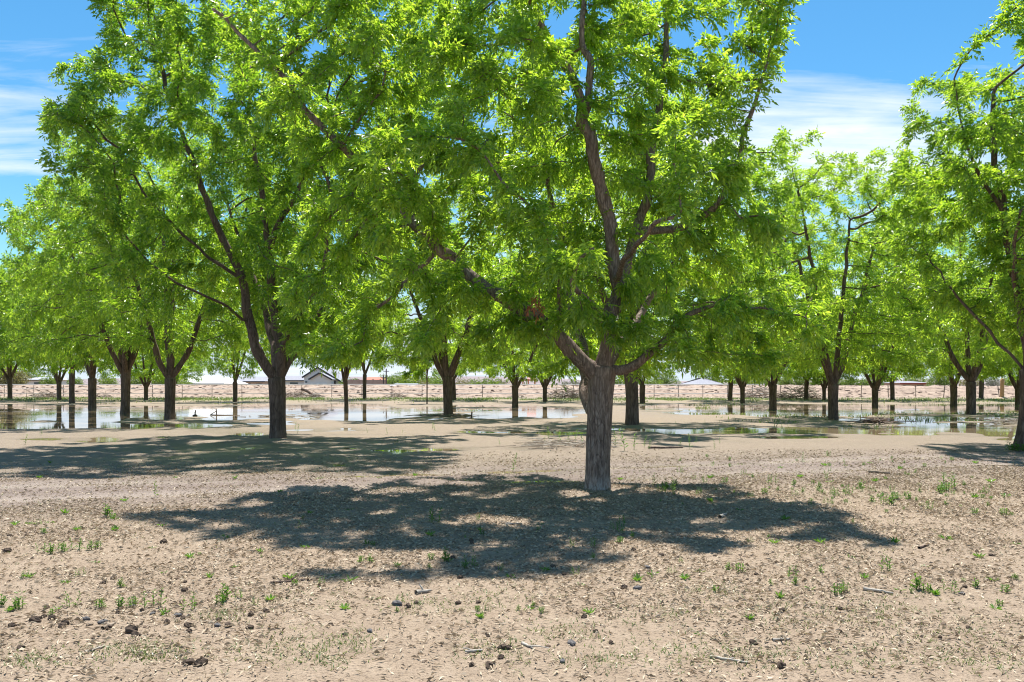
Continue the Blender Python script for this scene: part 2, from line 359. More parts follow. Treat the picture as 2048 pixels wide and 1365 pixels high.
# damp soil near the flood level is darker and glossier
gpos = N(t, 'ShaderNodeNewGeometry'); sz = N(t, 'ShaderNodeSeparateXYZ'); t.links.new(gpos.outputs['Position'], sz.inputs[0])
wn = N(t, 'ShaderNodeMath', operation='MULTIPLY_ADD'); wn.inputs[1].default_value = 0.012; t.links.new(noise(t, 2.0, 5, 0.65, v), wn.inputs[0])
sub = N(t, 'ShaderNodeMath', operation='SUBTRACT'); t.links.new(sz.outputs[2], wn.inputs[2]); 
mrw = N(t, 'ShaderNodeMapRange'); mrw.inputs[1].default_value = 0.006; mrw.inputs[2].default_value = 0.030; mrw.inputs[3].default_value = 1; mrw.inputs[4].default_value = 0
t.links.new(wn.outputs[0], mrw.inputs[0])
c = mixc(t, mrw.outputs[0], c, mixc(t, 1.0, c, (0.70, 0.66, 0.60), 'MULTIPLY'))
mrr = N(t, 'ShaderNodeMapRange'); mrr.inputs[3].default_value = 0.95; mrr.inputs[4].default_value = 0.35; t.links.new(mrw.outputs[0], mrr.inputs[0])
hsum = N(t, 'ShaderNodeMath', operation='ADD'); t.links.new(fine, hsum.inputs[0]); t.links.new(mid, hsum.inputs[1])
principled(t, out, c, mrr.outputs[0], bump(t, hsum.outputs[0], 1.0, 0.030), 0.25)
M['soil'] = m
gm = mesh_np('ground', np.c_[GX.ravel(), GY.ravel(), GH.ravel()], Q, M['soil'], True)
for nm, ch in (('soil', (road, litter, gs)), ('soil_b', (bankm, rutm, bankm*0))):
    at_ = gm.attributes.new(nm, 'FLOAT_COLOR', 'POINT')
    at_.data.foreach_set('color', np.stack([c_.ravel() for c_ in ch] + [np.ones(GX.size)], -1).astype(np.float32).ravel())
tag(link('ground', gm), kind='structure')

# flood water: one flat sheet at z = 0; the soil rises through it
m, t, out = mat_new('muddy_flood_water')
v = coords(t, 'Object', (1, 1.0, 1)); rp = noise(t, 5.0, 3, 0.5, v); rp2 = noise(t, 0.18, 3, 0.5, v)
mulb = N(t, 'ShaderNodeMath', operation='MULTIPLY'); t.links.new(rp, mulb.inputs[0]); t.links.new(ramp(t, rp2, [(0.42, (0, 0, 0)), (0.62, (1, 1, 1))]), mulb.inputs[1])
p = principled(t, out, ramp(t, noise(t, 0.6, 4, 0.6, v), [(0.3, (0.20, 0.15, 0.09)), (0.7, (0.29, 0.22, 0.135))]), 0.015, bump(t, mulb.outputs[0], 0.10, 0.02), 0.5)
p.inputs['IOR'].default_value = 1.33
M['water'] = m
xs = np.linspace(-90, 90, 7); yw = np.linspace(8.2, 74, 5)
WV = np.array([[x, y, 0.0] for y in yw for x in xs]); wi = np.arange(35).reshape(5, 7)
tag(link('flood_water', mesh_np('flood_water', WV, np.stack([wi[:-1,:-1], wi[:-1,1:], wi[1:,1:], wi[1:,:-1]], -1).reshape(-1, 4), M['water'])), kind='structure')

# far hills
m, t, out = mat_new('desert_hill'); v = coords(t, 'Object', (0.004, 0.004, 0.02)); nn = noise(t, 2, 6, 0.65, v)
principled(t, out, ramp(t, nn, [(0.3, (0.20, 0.165, 0.17)), (0.7, (0.29, 0.24, 0.24))]), 1.0, None, 0.1); M['hill'] = m
hx = np.linspace(-5200, 5200, 160); rows = [(3300, 0.0), (3500, .55), (3750, 1.0), (4200, .7), (4800, 0)]
HV = []
for (hy, k) in rows:
    for x in hx:
        b_ = 22 + 24 * vnoise(x, hy*.3, 900, 31) + 16 * vnoise(x, hy, 330, 32) + 7 * vnoise(x, hy, 110, 33)
        HV.append((x, hy, -2 + k * b_ * (1.0 if x < 300 else 0.75)))
hi = np.arange(len(HV)).reshape(len(rows), -1)
tag(link('hills', mesh_np('hills', HV, np.stack([hi[:-1,:-1], hi[:-1,1:], hi[1:,1:], hi[1:,:-1]], -1).reshape(-1, 4), M['hill'], True)), kind='structure')

# ------------------------------------------------------------------ foliage and trees
def leaves(P, D, g, pairs, L, ll, lw):
    """compound (feather) leaves: P (n,3) bases, D (n,3) directions -> verts, tris"""
    n = len(P)
    D = D / (np.linalg.norm(D, axis=1)[:, None] + 1e-9)
    up = np.array([0, 0, 1.0]); Rn = g.normal(size=(n, 3))
    S = np.cross(D, up + 0.55 * Rn); S /= np.linalg.norm(S, axis=1)[:, None] + 1e-9
    Ln = L * g.uniform(.7, 1.25, n)
    k = pairs * 2 + 1
    tt = np.concatenate([np.repeat(np.linspace(0.28, 0.92, pairs), 2), [1.0]])
    sg = np.concatenate([np.tile([1., -1.], pairs), [0.]])
    B = P[:, None, :] + D[:, None, :] * (Ln[:, None] * tt[None])[..., None]
    B[..., 2] -= (0.35 * Ln[:, None] * tt[None] ** 2)
    fw = np.where(sg == 0, 1.0, 0.55)
    dirs = D[:, None, :] * fw[None, :, None] + S[:, None, :] * (sg * 0.8)[None, :, None] + g.normal(size=(n, k, 3)) * 0.22
    dirs[..., 2] -= 0.20 + 0.20 * tt[None]
    dirs /= np.linalg.norm(dirs, axis=2)[..., None]
    prof = np.concatenate([np.repeat(0.75 + 0.35 * np.sin(np.linspace(0.4, 2.6, pairs)), 2), [1.1]])
    l = ll * prof[None] * g.uniform(.75, 1.2, (n, k)); wd = lw * prof[None] * g.uniform(.8, 1.2, (n, k))
    nor = np.cross(dirs, S[:, None, :] * np.where(sg == 0, 1, sg)[None, :, None] * 0.35 + D[:, None, :] + g.normal(size=(n, k, 3)) * 0.45)
    nor /= np.linalg.norm(nor, axis=2)[..., None] + 1e-9
    wv = np.cross(dirs, nor)
    tip = B + dirs * l[..., None]; tip[..., 2] -= 0.12 * l
    md = B + dirs * (l * 0.46)[..., None] + nor * (wd * 0.22)[..., None]
    A = md + wv * (wd * .5)[..., None]; C = md - wv * (wd * .5)[..., None]
    V = np.stack([B, A, tip, C], 2).reshape(-1, 3)
    q = np.arange(n * k)[:, None] * 4
    T = np.concatenate([q + np.array([[0, 1, 2]]), q + np.array([[0, 2, 3]])])
    return V, T

def colonize(nodes, par, limb, att, g, step, infl, kill, iters=60, grav=0.0):
    pos = [np.array(p_, float) for p_ in nodes]; par = list(par); limb = list(limb)
    live = np.array([l_ >= 0 for l_ in limb])
    PA = np.array(pos); PA2 = np.where(live[:, None], PA, 1e6)
    d = np.linalg.norm(att[:, None, :] - PA2[None], axis=2); ni = d.argmin(1); nd = d.min(1)
    alive = nd > kill * 0.6
    for it in range(iters):
        act = np.where(alive & (nd < infl))[0]
        if len(act) == 0:
            infl *= 1.3
            if infl > 12: break
            continue
        dv = att[act] - np.array(pos)[ni[act]]; dv /= np.linalg.norm(dv, axis=1)[:, None] + 1e-9
        uq, inv = np.unique(ni[act], return_inverse=True)
        acc = np.zeros((len(uq), 3)); np.add.at(acc, inv, dv)
        new = []
        for k_, u in enumerate(uq):
            a_ = acc[k_]
            nrm = np.linalg.norm(a_)
            if nrm < 0.15: a_ = a_ + g.normal(size=3) * 0.5; nrm = np.linalg.norm(a_)
            a_ = a_ / nrm + g.normal(size=3) * 0.16 + np.array([0, 0, grav]); a_ /= np.linalg.norm(a_)
            new.append(pos[u] + a_ * step); par.append(int(u)); limb.append(limb[u])
        base = len(pos); pos += new
        NW = np.array(new)
        d = np.linalg.norm(att[:, None, :] - NW[None], axis=2); m_ = d.argmin(1); dm = d.min(1)
        better = dm < nd - 1e-3
        ni = np.where(better, base + m_, ni); nd = np.where(better, dm, nd)
        alive &= nd > kill
        # stop attractors that no longer make progress
        if it > 45 or not alive.any(): break
    return np.array(pos), np.array(par), np.array(limb)

def resample(pl, step):
    pl = np.array(pl, float); seg = np.linalg.norm(np.diff(pl, axis=0), axis=1); s = np.concatenate([[0], np.cumsum(seg)])
    n = max(2, int(round(s[-1] / step)) + 1); q = np.linspace(0, s[-1], n)
    # smooth spline through the given points
    out_ = []
    for qi in q:
        i = min(len(seg) - 1, np.searchsorted(s, qi, 'right') - 1); u = (qi - s[i]) / (seg[i] + 1e-9)
        p0 = pl[max(i-1, 0)]; p1 = pl[i]; p2 = pl[i+1]; p3 = pl[min(i+2, len(pl)-1)]
        out_.append(0.5*((2*p1)+(-p0+p2)*u+(2*p0-5*p1+4*p2-p3)*u*u+(-p0+3*p1-3*p2+p3)*u**3))
    return np.array(out_)

def build_tree(seed, trunk, limbs, env, r_trunk, n_att, n_leaf, pairs, L, ll, lw, step=0.3, kill=0.42, tip=0.0065, hires=False, matb='bark_far', matl='bark_far', sides=6, leaf_mat='leaf', holes=40, hole_r=0.75, flare=0.14):
    """returns dict of meshes relative to the trunk base; env(g,n) -> attractor points"""
    g = np.random.default_rng(seed)
    nodes, par, limb = [], [], []
    tp = resample(trunk, step * .7)
    for i, p_ in enumerate(tp):
        nodes.append(p_); par.append(i - 1); limb.append(-1)
    fork = len(tp) - 1
    lim_end = []
    lmin = {}
    for li, lb_ in enumerate(limbs):
        pl, frm = lb_[0], lb_[1]; r01 = lb_[2] if len(lb_) > 2 else None
        pts = resample(pl, step)
        if frm is None:
            dd = np.linalg.norm(tp - np.array(pl[0]), axis=1); start = int(dd.argmin())
            lid = li
        else:
            cand = [i for i in range(len(nodes)) if limb[i] == frm]
            start = min(cand, key=lambda i: np.linalg.norm(nodes[i] - np.array(pl[0]))); lid = li
        prev = start
        for k, p_ in enumerate(pts):
            if k == 0: continue
            q = p_ + g.normal(size=3) * 0.02 * (k > 1)
            nodes.append(q); par.append(prev); limb.append(lid); prev = len(nodes) - 1
            if r01: lmin[prev] = r01[0] + (r01[1] - r01[0]) * k / (len(pts) - 1)
    att = env(g, n_att)
    ctr = att.mean(0)
    hol = env(g, holes)
    hr = g.uniform(.5, 1.2, len(hol)) * hole_r
    keep = np.ones(len(att), bool)
    for hc, h_ in zip(hol, hr): keep &= np.linalg.norm(att - hc, axis=1) > h_
    att = att[keep]
    pos, par, limb = colonize(nodes, par, limb, att, g, step, 3.0, kill)
    n = len(pos); rex = 2.25
    acc = np.zeros(n); nch = np.zeros(n, int)
    for i in range(n - 1, -1, -1):
        pass
    order = np.arange(n)[::-1]
    rad = np.zeros(n); s = np.zeros(n)
    for i in order:
        rad[i] = max(tip ** rex, s[i])
        if par[i] >= 0: s[par[i]] += rad[i]; nch[par[i]] += 1
    rad = rad ** (1 / rex)
    k = r_trunk / rad[fork]; thin = np.clip((rad - tip) / (rad[fork] - tip), 0, 1)
    rad = rad * (1 + (k - 1) * thin ** 0.5)
    for i_, r_ in lmin.items(): rad[i_] = 0.75 * r_ + 0.25 * min(rad[i_], 1.5 * r_) if rad[i_] > r_ else r_
    # trunk taper + flare
    hmax = tp[-1][2]
    for i in range(len(tp)):
        z = tp[i][2]; rad[i] = r_trunk * (1.0 + flare * math.exp(-max(z, 0) / 0.12) + 0.10 * (z / hmax) ** 3)
    kids = [[] for _ in range(n)]
    for i in range(n):
        if par[i] >= 0: kids[par[i]].append(i)
    chains = []; stack = [(0, -1)]
    while stack:
        st, fr = stack.pop()
        ch = [] if fr < 0 else [fr]; c_ = st
        while True:
            ch.append(c_)
            kk = kids[c_]
            if c_ <= fork and limb[c_] == -1:
                nx = [q for q in kk if limb[q] == -1]
                rest = [q for q in kk if limb[q] != -1]
                for q in rest: stack.append((q, c_))
                if not nx: break
                c_ = nx[0]; continue
            if not kk: break
            kk = sorted(kk, key=lambda q: -rad[q]); 
            for q in kk[1:]: stack.append((q, c_))
            c_ = kk[0]
        chains.append((ch, fr))
    tm = MB(); lms = {}
    for ch, fr in chains:
        pts = pos[ch]; rr = rad[ch].copy()
        if fr >= 0:
            rr[0] = min(rr[0], rr[1] * 1.25)
            if fr <= fork and limb[fr] == -1: pts = pts.copy(); rr[0] = rr[1] * 1.12
        if limb[ch[-1]] == -1 and limb[ch[0]] == -1:
            S_ = 30 if hires else 14
            P2 = resample(pts, 0.05 if hires else 0.15); z0 = np.linspace(0, 1, len(rr)); z1 = np.linspace(0, 1, len(P2))
            r2 = np.interp(z1, z0, rr)
            an = np.arange(S_) * 2 * math.pi / S_
            j = 1 + (0.07 if hires else 0.06) * (vnoise(np.cos(an)[None]*3 + 0*P2[:, 2:3] + 50, np.sin(an)[None]*3 + P2[:, 2:3]*0.9 + 50, 0.8, seed) - .5) * 2
            if hires: j = j + 0.10 * (vnoise(an[None]*9 + 0*P2[:, 2:3], P2[:, 2:3]*2.2 + 0*an[None], 1.0, seed+3) - .5) + 0.05 * (vnoise(an[None]*22 + 0*P2[:, 2:3], P2[:, 2:3]*6 + 0*an[None], 1.0, seed+4) - .5)
            j = j + 0.08 * np.exp(-np.maximum(P2[:, 2:3], 0) / .13) * np.cos(an[None] * 5 + seed)
            P2 = P2.copy(); P2[0, 2] -= 0.25
            tm.tube(P2, r2, S_, j)
        else:
            b_ = lms.setdefault(int(limb[ch[-1]]), MB())
            rm = rr[min(1, len(rr)-1)]
            S_ = (12 if hires else 8) if rm > 0.06 else (6 if rm > 0.022 else (4 if rm > .011 else 3))
            if rm > 0.03 and len(pts) > 3:
                z0 = np.linspace(0, 1, len(rr)); P2 = resample(pts, step * .45); r2 = np.interp(np.linspace(0, 1, len(P2)), z0, rr)
                r2 = r2 * (1 + 0.16 * (g.random(len(P2)) - .5)); b_.tube(P2, r2, S_, 1 + 0.12 * (g.random((len(P2), S_)) - .5))
            else: b_.tube(pts, rr, S_)
    # leaves sit on thin twigs
    ok = np.where((rad < tip * 3.4) & (limb >= 0))[0]
    wt = np.array([1.6 if not kids[i] else 1.0 for i in ok]); wt = wt / wt.sum()
    pick = g.choice(ok, n_leaf, p=wt)
    fr_ = g.random(n_leaf)[:, None]
    P = pos[pick] * fr_ + pos[par[pick]] * (1 - fr_)
    tw = pos[pick] - pos[par[pick]]; tw /= np.linalg.norm(tw, axis=1)[:, None] + 1e-9
    outw = P - ctr; outw /= np.linalg.norm(outw, axis=1)[:, None] + 1e-9
    rn = g.normal(size=(n_leaf, 3)); rn /= np.linalg.norm(rn, axis=1)[:, None]
    D = tw * 0.5 + outw * 0.35 + rn * 0.75; D[:, 2] += 0.05
    V, T = leaves(P, D, g, pairs, L, ll, lw)
    return dict(trunk=tm.mesh('trunk', M[matb], True), limbs=[b_.mesh('limb', M[matl], True) for _, b_ in sorted(lms.items())],
                crown=mesh_np('crown', V, T, M[leaf_mat]), ntips=int((nch == 0).sum()), nodes=n)
def place_tree(T, name, label, loc, rz=0, sc=1.0, group=None, cat='tree'):
    o = thing(name, label, cat, loc, group); o.rotation_euler = (0, 0, rz)
    o.scale = (sc, sc, sc) if np.ndim(sc) == 0 else sc
    link('trunk', T['trunk'], o)
    for l_ in T['limbs']: link('limb', l_, o)
    tag(link('crown', T['crown'], o), kind='stuff')
    return o
def ell_env(c, r, low=-1.0, shell=0.35, zpow=1.0, extra=None):
    c = np.array(c, float); r = np.array(r, float)
    def f(g, n):
        out_ = []
        while len(out_) < n:
            q = g.uniform(-1, 1, (n * 3, 3)); d = np.linalg.norm(q, axis=1)
            lump = 1 + 0.22 * np.sin(q[:, 0]*5 + c[0]) * np.sin(q[:, 1]*4.3 + 1) + 0.16 * np.sin(q[:, 2]*7 + q[:, 0]*6)
            kp = (d < lump * 0.96) & (q[:, 2] > low) & (g.random(len(q)) < shell + (1 - shell) * np.clip(d, 0, 1) ** 2)
            out_ += list(q[kp] * r + c)
        o_ = np.array(out_[:n])
        if extra is not None: o_[:len(extra)] = extra
        return o_
    return f

# ---- the near tree (its limbs follow the photograph)
bx, by = gp(1194, 990); B0 = np.array([bx, by, 0.0])
def L0(*pts): return [pw(x, y, Y) - B0 for (x, y, Y) in pts]
trunk0 = L0((1194, 1004, by), (1195, 930, by), (1198, 860, by), (1200, 800, by), (1203, 762, by), (1206, 735, by))
limbs0 = [
    (L0((1206, 735, 10.03), (1222, 660, 10.0), (1232, 570, 9.95), (1220, 470, 9.9), (1200, 370, 9.8), (1172, 240, 9.7)), None, (0.100, 0.072)),
    (L0((1172, 240, 9.7), (1150, 165, 9.6), (1105, 90, 9.5), (1060, -10, 9.4), (1030, -120, 9.3)), 0, (0.056, 0.025)),
    (L0((1172, 240, 9.7), (1180, 150, 9.7), (1165, 60, 9.8), (1170, -100, 9.9)), 0, (0.056, 0.025)),
    (L0((1226, 620, 10.0), (1262, 500, 10.3), (1292, 390, 10.6), (1308, 270, 10.8), (1330, 120, 11.0), (1335, -40, 11.2)), 0, (0.080, 0.030)),
    (L0((1206, 745, 10.03), (1262, 735, 9.95), (1320, 690, 9.8), (1370, 634, 9.6), (1440, 604, 9.5), (1450, 602, 9.4)), None, (0.068, 0.02)),
    (L0((1275, 460, 10.4), (1350, 460, 10.2), (1410, 430, 10.0), (1462, 370, 9.9), (1495, 250, 9.9), (1525, 160, 9.9), (1542, 88, 9.9)), 3, (0.060, 0.010)),
    (L0((1200, 760, 10.03), (1160, 715, 9.95), (1110, 662, 9.9), (1050, 626, 9.9), (970, 575, 10.1), (880, 500, 10.3), (745, 360, 10.5), (620, 225, 10.6), (535, 120, 10.6), (430, 20, 10.6)), None, (0.104, 0.021)),
    (L0((1188, 840, 10.12), (1172, 790, 10.3), (1172, 745, 10.6), (1150, 640, 11.2), (1120, 480, 11.9), (1080, 300, 12.4)), None, (0.088, 0.025)),
    (L0((1110, 662, 9.9), (1120, 590, 9.3), (1100, 500, 8.7), (1078, 430, 8.3)), 6, (0.040, 0.013)),
    (L0((1206, 740, 10.0), (1230, 700, 10.6), (1300, 600, 11.6), (1400, 450, 12.4)), None, (0.072, 0.025)),
    (L0((1232, 570, 9.95), (1250, 520, 9.2), (1300, 460, 8.4), (1370, 420, 7.9)), 0, (0.048, 0.017)),
    (L0((1222, 660, 10.0), (1180, 600, 9.3), (1140, 560, 8.5), (1180, 500, 7.8)), 0, (0.048, 0.017)),
]
env0a = ell_env((-1.0, 0.55, 5.05), (3.5, 2.7, 3.5), low=-0.96)
def env0(g, n):
    q = env0a(g, n)
    if n > 500:   # low sprays hanging in front of the right limb and the fork
        q = np.vstack([q, np.c_[g.uniform(.4, 2.5, 110), g.uniform(-1.3, -.1, 110), g.uniform(1.75, 2.7, 110)], np.c_[g.uniform(-2.4, -.3, 70), g.uniform(-1.3, 0, 70), g.uniform(1.9, 2.8, 70)]])
    return q[~((q[:, 2] < 2.3) & (np.hypot(q[:, 0], q[:, 1]) < 0.6)) & ~((q[:, 1] < 0.2) & (np.abs(q[:, 0] - 0.1) < 0.45) & (q[:, 2] < 6.0) & (q[:, 2] > 3.0))]
T0 = build_tree(3, trunk0, limbs0, env0, 0.153, 2900, 19500, 5, 0.20, 0.076, 0.028, step=0.24, kill=0.33, tip=0.006, hires=True, flare=0.24, matb='bark', matl='bark', holes=78, hole_r=0.74)
place_tree(T0, 'pecan_tree', 'large pecan tree with pale streaked trunk base standing alone beside the wheel track', (bx, by, 0))

# ---- the tree left of it, in the flood edge
b1x, b1y = gp(556, 880); B1 = np.array([b1x, b1y, 0.0])
def L1(*pts): return [pw(x, y, Y) - B1 for (x, y, Y) in pts]
trunk1 = L1((556, 890, b1y), (556, 840, b1y), (555, 790, b1y), (553, 757, b1y))
limbs1 = [(L1((553, 757, b1y), (520, 715, 20.1), (500, 650, 20), (485, 560, 19.8), (430, 440, 19.5), (390, 330, 19.3), (330, 180, 19)), None, (0.15, 0.035)),
          (L1((553, 757, b1y), (562, 700, 20.3), (548, 620, 20.4), (538, 500, 20.3), (520, 380, 20.2), (500, 240, 20)), None, (0.15, 0.04)),
          (L1((538, 500, 20.3), (560, 440, 20), (600, 370, 19.7), (625, 250, 19.5)), 1, (0.08, 0.03)),
          (L1((555, 770, b1y), (580, 720, 20.6), (640, 630, 21), (700, 570, 21.5), (760, 480, 22)), None, (0.12, 0.03)),
          (L1((553, 760, b1y), (545, 690, 21.3), (510, 560, 22.6), (450, 400, 24)), None, (0.12, 0.03)),
          (L1((485, 560, 19.8), (400, 500, 19.3), (300, 400, 18.9), (240, 300, 18.6)), 0, (0.045, 0.02)),
          (L1((500, 650, 20), (430, 600, 18.8), (340, 560, 17.6), (260, 480, 16.8)), 0, (0.04, 0.015)),
          (L1((562, 700, 20.3), (590, 640, 18.9), (640, 560, 17.5), (660, 420, 16.6)), 1, (0.08, 0.025))]
env1a = ell_env((-0.05, -0.5, 7.3), (5.3, 4.7, 6.0), low=-0.86, shell=.3)
def env1(g, n):
    q = env1a(g, n)
    q = q[q[:, 0] > -(2.9 + .38 * (q[:, 2] - 3))]
    return q[~((q[:, 1] < 1.0) & (np.abs(q[:, 0] + .3 + .12*q[:, 2]) < 0.9) & (q[:, 2] < 6.5))]
T1 = build_tree(5, trunk1, limbs1, env1, 0.205, 2800, 29000, 4, 0.24, 0.105, 0.038, step=0.34, kill=0.45, tip=0.007, holes=55, hole_r=0.85, matl='limb', hires=False)
place_tree(T1, 'pecan_tree', 'tall spreading pecan tree whose shadow lies over a thin puddle', (b1x, b1y, 0))

# ---- right edge tree
b2x, b2y = gp(2038, 904); B2 = np.array([b2x, b2y, 0.0])
def L2(*pts): return [pw(x, y, Y) - B2 for (x, y, Y) in pts]
trunk2 = L2((2046, 915, b2y), (2058, 850, b2y), (2064, 790, b2y), (2062, 740, b2y))
limbs2 = [(L2((2062, 740, b2y), (2050, 660, b2y), (2030, 560, 16.5), (2005, 420, 16.3), (1990, 300, 16.1), (1985, 180, 16)), None),
          (L2((2060, 750, b2y), (2010, 700, 16.9), (1960, 640, 17.2), (1900, 580, 17.5)), None),
          (L2((2062, 740, b2y), (2120, 640, 16.9), (2180, 480, 17), (2200, 250, 17)), None),
          (L2((2062, 740, b2y), (2080, 600, 18), (2070, 400, 19)), None), (L2((2050, 660, b2y), (2030, 560, 15.2), (2040, 420, 14)), 0),
          (L2((2005, 420, 16.3), (1950, 330, 16), (1920, 240, 15.9), (1912, 155, 15.9)), 0)]
T2 = build_tree(8, trunk2, limbs2, ell_env((1.3, 0.1, 5.6), (3.4, 3.6, 4.3), low=-0.85), 0.21, 2300, 17000, 4, 0.24, 0.105, 0.038, step=0.32, kill=0.42, tip=0.007, holes=34, hole_r=0.8, matl='limb')
place_tree(T2, 'pecan_tree', 'leaning pecan tree with leafy shoots sprouting at its foot', (b2x, b2y, 0))

# ---- orchard trees further back: a few grown shapes, copied
def variant(seed, hfork, nl, R_, H_, rt, n_att, n_leaf, pairs, L, ll, lw, step, kill, lean=0.0, low=-0.78):
    g = np.random.default_rng(seed)
    tr = [(0, 0, -0.1), (lean*.3, 0.02, hfork*.5), (lean, 0, hfork)]
    lb = []; ph = g.uniform(0, 6.28)
    for i in range(nl):
        a_ = ph + i * 2 * math.pi / nl + g.uniform(-.35, .35); t_ = g.uniform(0.55, 1.0) if i else 0.2
        p0 = np.array([lean, 0, hfork * g.uniform(.82, 1.0)])
        dirs = np.array([math.cos(a_), math.sin(a_), 0])
        reach = R_ * 0.72 * t_
        pts = [p0, p0 + dirs * reach * .2 + [0, 0, .95], p0 + dirs * reach * .46 + [0, 0, (H_-hfork)*.32], p0 + dirs * reach * .76 + [0, 0, (H_-hfork)*.55], p0 + dirs * reach + [0, 0, (H_-hfork)*(.72)]]
        lb.append((pts, None, (rt * .62, .035)))
    zc = (H_ + hfork * .75) / 2 + 0.2; rz_ = (H_ - hfork * .75) / 2
    return build_tree(seed, tr, lb, ell_env((0, 0, zc), (R_, R_, rz_), low=low, shell=.12), rt, n_att, n_leaf, pairs, L, ll, lw, step=step, kill=kill, tip=0.009, holes=46, hole_r=0.9)
MID = [variant(21, 1.5, 4, 5.3, 11.0, 0.20, 1700, 13000, 3, 0.28, 0.13, 0.048, .45, .55),
       variant(22, 1.9, 5, 5.0, 10.6, 0.22, 1700, 13000, 3, 0.28, 0.13, 0.048, .45, .55, .1),
       variant(23, 1.4, 4, 4.7, 10.8, 0.19, 1500, 12000, 3, 0.28, 0.13, 0.048, .45, .55, -.1)]
FAR = [variant(31, 1.5, 4, 5.0, 10.0, 0.21, 1100, 9500, 2, 0.32, 0.175, 0.068, .55, .7),
       variant(32, 2.0, 3, 4.7, 9.6, 0.22, 1100, 9000, 2, 0.32, 0.175, 0.068, .55, .7, .1),
       variant(33, 1.3, 5, 4.6, 9.8, 0.18, 1100, 9000, 2, 0.32, 0.175, 0.068, .55, .7)]
# (pixel x, pixel y of base, mesh, rotation, scale, label, group)
SPOT = [
 (340, 841, MID[0], 0.4, (1.0, 1.0, 1.12), 'pecan tree with a low left fork standing in the reflecting flood water', None),
 (897, 834, MID[1], 2.2, 0.95, 'pecan tree rising from the flood water with driftwood round its foot', None),
 (1264, 853, MID[1], 4.0, 1.02, 'thick trunked pecan tree directly behind the large pale footed one', None),
 (1667, 838, MID[2], 1.1, 1.06, 'pecan tree with a long bent low limb on the muddy bank of puddles', None),
 (1942, 830, MID[0], 3.0, 1.05, 'many forked pecan tree next to the wooden stub post and wire fence', None),
 (250, 827, MID[1], 5.3, (1.02, 1.02, 1.25), 'pecan tree with straight unforked trunk standing in sky bright water', None),
 (693, 821, MID[2], 0.3, (0.62, 0.62, 1.25), 'slim straight pecan tree in the water in front of the gabled house', None),
 (185, 816, FAR[0], 1.0, (1.12, 1.12, 1.3), None, 0), (144, 808, FAR[1], 2.0, (.95, .95, 1.3), None, 0), (118, 803, FAR[2], 3.3, (1.05, 1.05, 1.3), None, 0), (292, 803, FAR[2], 0.2, 0.95, None, 1),
 (470, 805, FAR[0], 4.4, (.9, .9, 1.15), None, 1), (729, 802, FAR[1], 1.4, (.8, .8, 1.2), None, 1), (908, 803, FAR[1], 3.1, 0.92, None, 1), (1030, 815, FAR[0], 5.0, 0.98, None, 0),
 (1090, 805, FAR[2], 1.9, 1.0, None, 1), (1285, 808, FAR[0], 0.9, 1.0, None, 1), (1460, 804, FAR[1], 5.6, 0.9, None, 1), (1485, 808, FAR[2], 2.7, 0.95, None, 1),
 (1546, 820, FAR[0], 2.4, 1.0, None, 0), (1612, 803, FAR[1], 0.1, 0.85, None, 1), (1648, 804, FAR[2], 4.4, 0.85, None, 1), (1750, 815, FAR[2], 5.5, 1.03, None, 0),
 (1785, 804, FAR[1], 3.6, 0.85, None, 1), (1907, 812, FAR[0], 3.9, 1.02, None, 0), (1962, 803, FAR[1], 4.9, 0.9, None, 1), (2036, 811, FAR[2], 1.6, 1.0, None, 0),
 (561, 811, FAR[0], 3.4, (.7, .7, 1.4), None, 0), (-40, 803, FAR[1], 1.2, (1.1, 1.1, 1.4), None, 1), (20, 801, FAR[0], 2.6, (1, 1, 1.35), None, 1), (2140, 818, FAR[0], .4, 1.0, None, 0), (345, 799.5, FAR[2], 5.2, .9, None, 1)]
UNI = {185: 'broad forked pecan tree beside the leaning slim pair near the brush', 144: 'slim pecan trunk with a low side branch meeting its darker twin', 118: 'dark slim pecan trunk curving over the branch heap by the fence', 292: 'small pecan tree forked in a clear V before the pipe fence', 470: 'pecan tree in front of the beige house beyond the white roofed shed', 729: 'pecan tree in front of the pink block wall and utility poles', 908: 'pecan trunk half hidden behind the driftwood ringed tree', 1030: 'pecan tree in front of the orange play frame', 1090: 'low spreading pecan tree in front of the rounded brush heap', 1285: 'pecan trunk peeking out behind the thick trunked tree', 1460: 'straight pecan trunk beside a slim V forked neighbour', 1485: 'slim V forked pecan tree before the grey brush heap', 1546: 'pecan tree with one long low limb beside the tall dense brush heap', 1612: 'stout pecan trunk standing before the tall dense brush heap', 1648: 'slim pecan trunk beside the tree with the long bent limb', 1750: 'pecan tree with wide candelabra limbs before the wire fence', 1785: 'thin straight pecan trunk behind the candelabra limbed tree', 1907: 'leaning pecan tree beside the many forked one', 1962: 'pecan trunk half hidden behind the many forked tree', 2036: 'pecan tree partly hidden behind the leaning trunk with shoots', 561: 'pecan tree hidden behind the tall spreading tree'}
GL = [('pecan tree of the middle rows with its foot in shallow water', 'pecan trees of the middle rows'),
      ('pecan tree of the last row on the grassy bank before the fence', 'pecan trees of the last row')]
for (x, y, T_, rz, sc, lab, gi) in SPOT:
    X, Y = gp(x, y); lab = lab or UNI.get(x)
    place_tree(T_, 'pecan_tree', lab or GL[gi][0], (X, Y, gz(X, Y)), rz, sc, None if lab else GL[gi][1])
# thin young tree
SAP = variant(41, 2.0, 4, 2.0, 5.6, 0.05, 260, 1500, 2, 0.30, 0.20, 0.07, .35, .45, low=-.95)
X, Y = gp(854, 809)
place_tree(SAP, 'young_tree', 'thin young pecan tree with a stick like trunk in the water', (X, Y, gz(X, Y)), 0, 1.0)

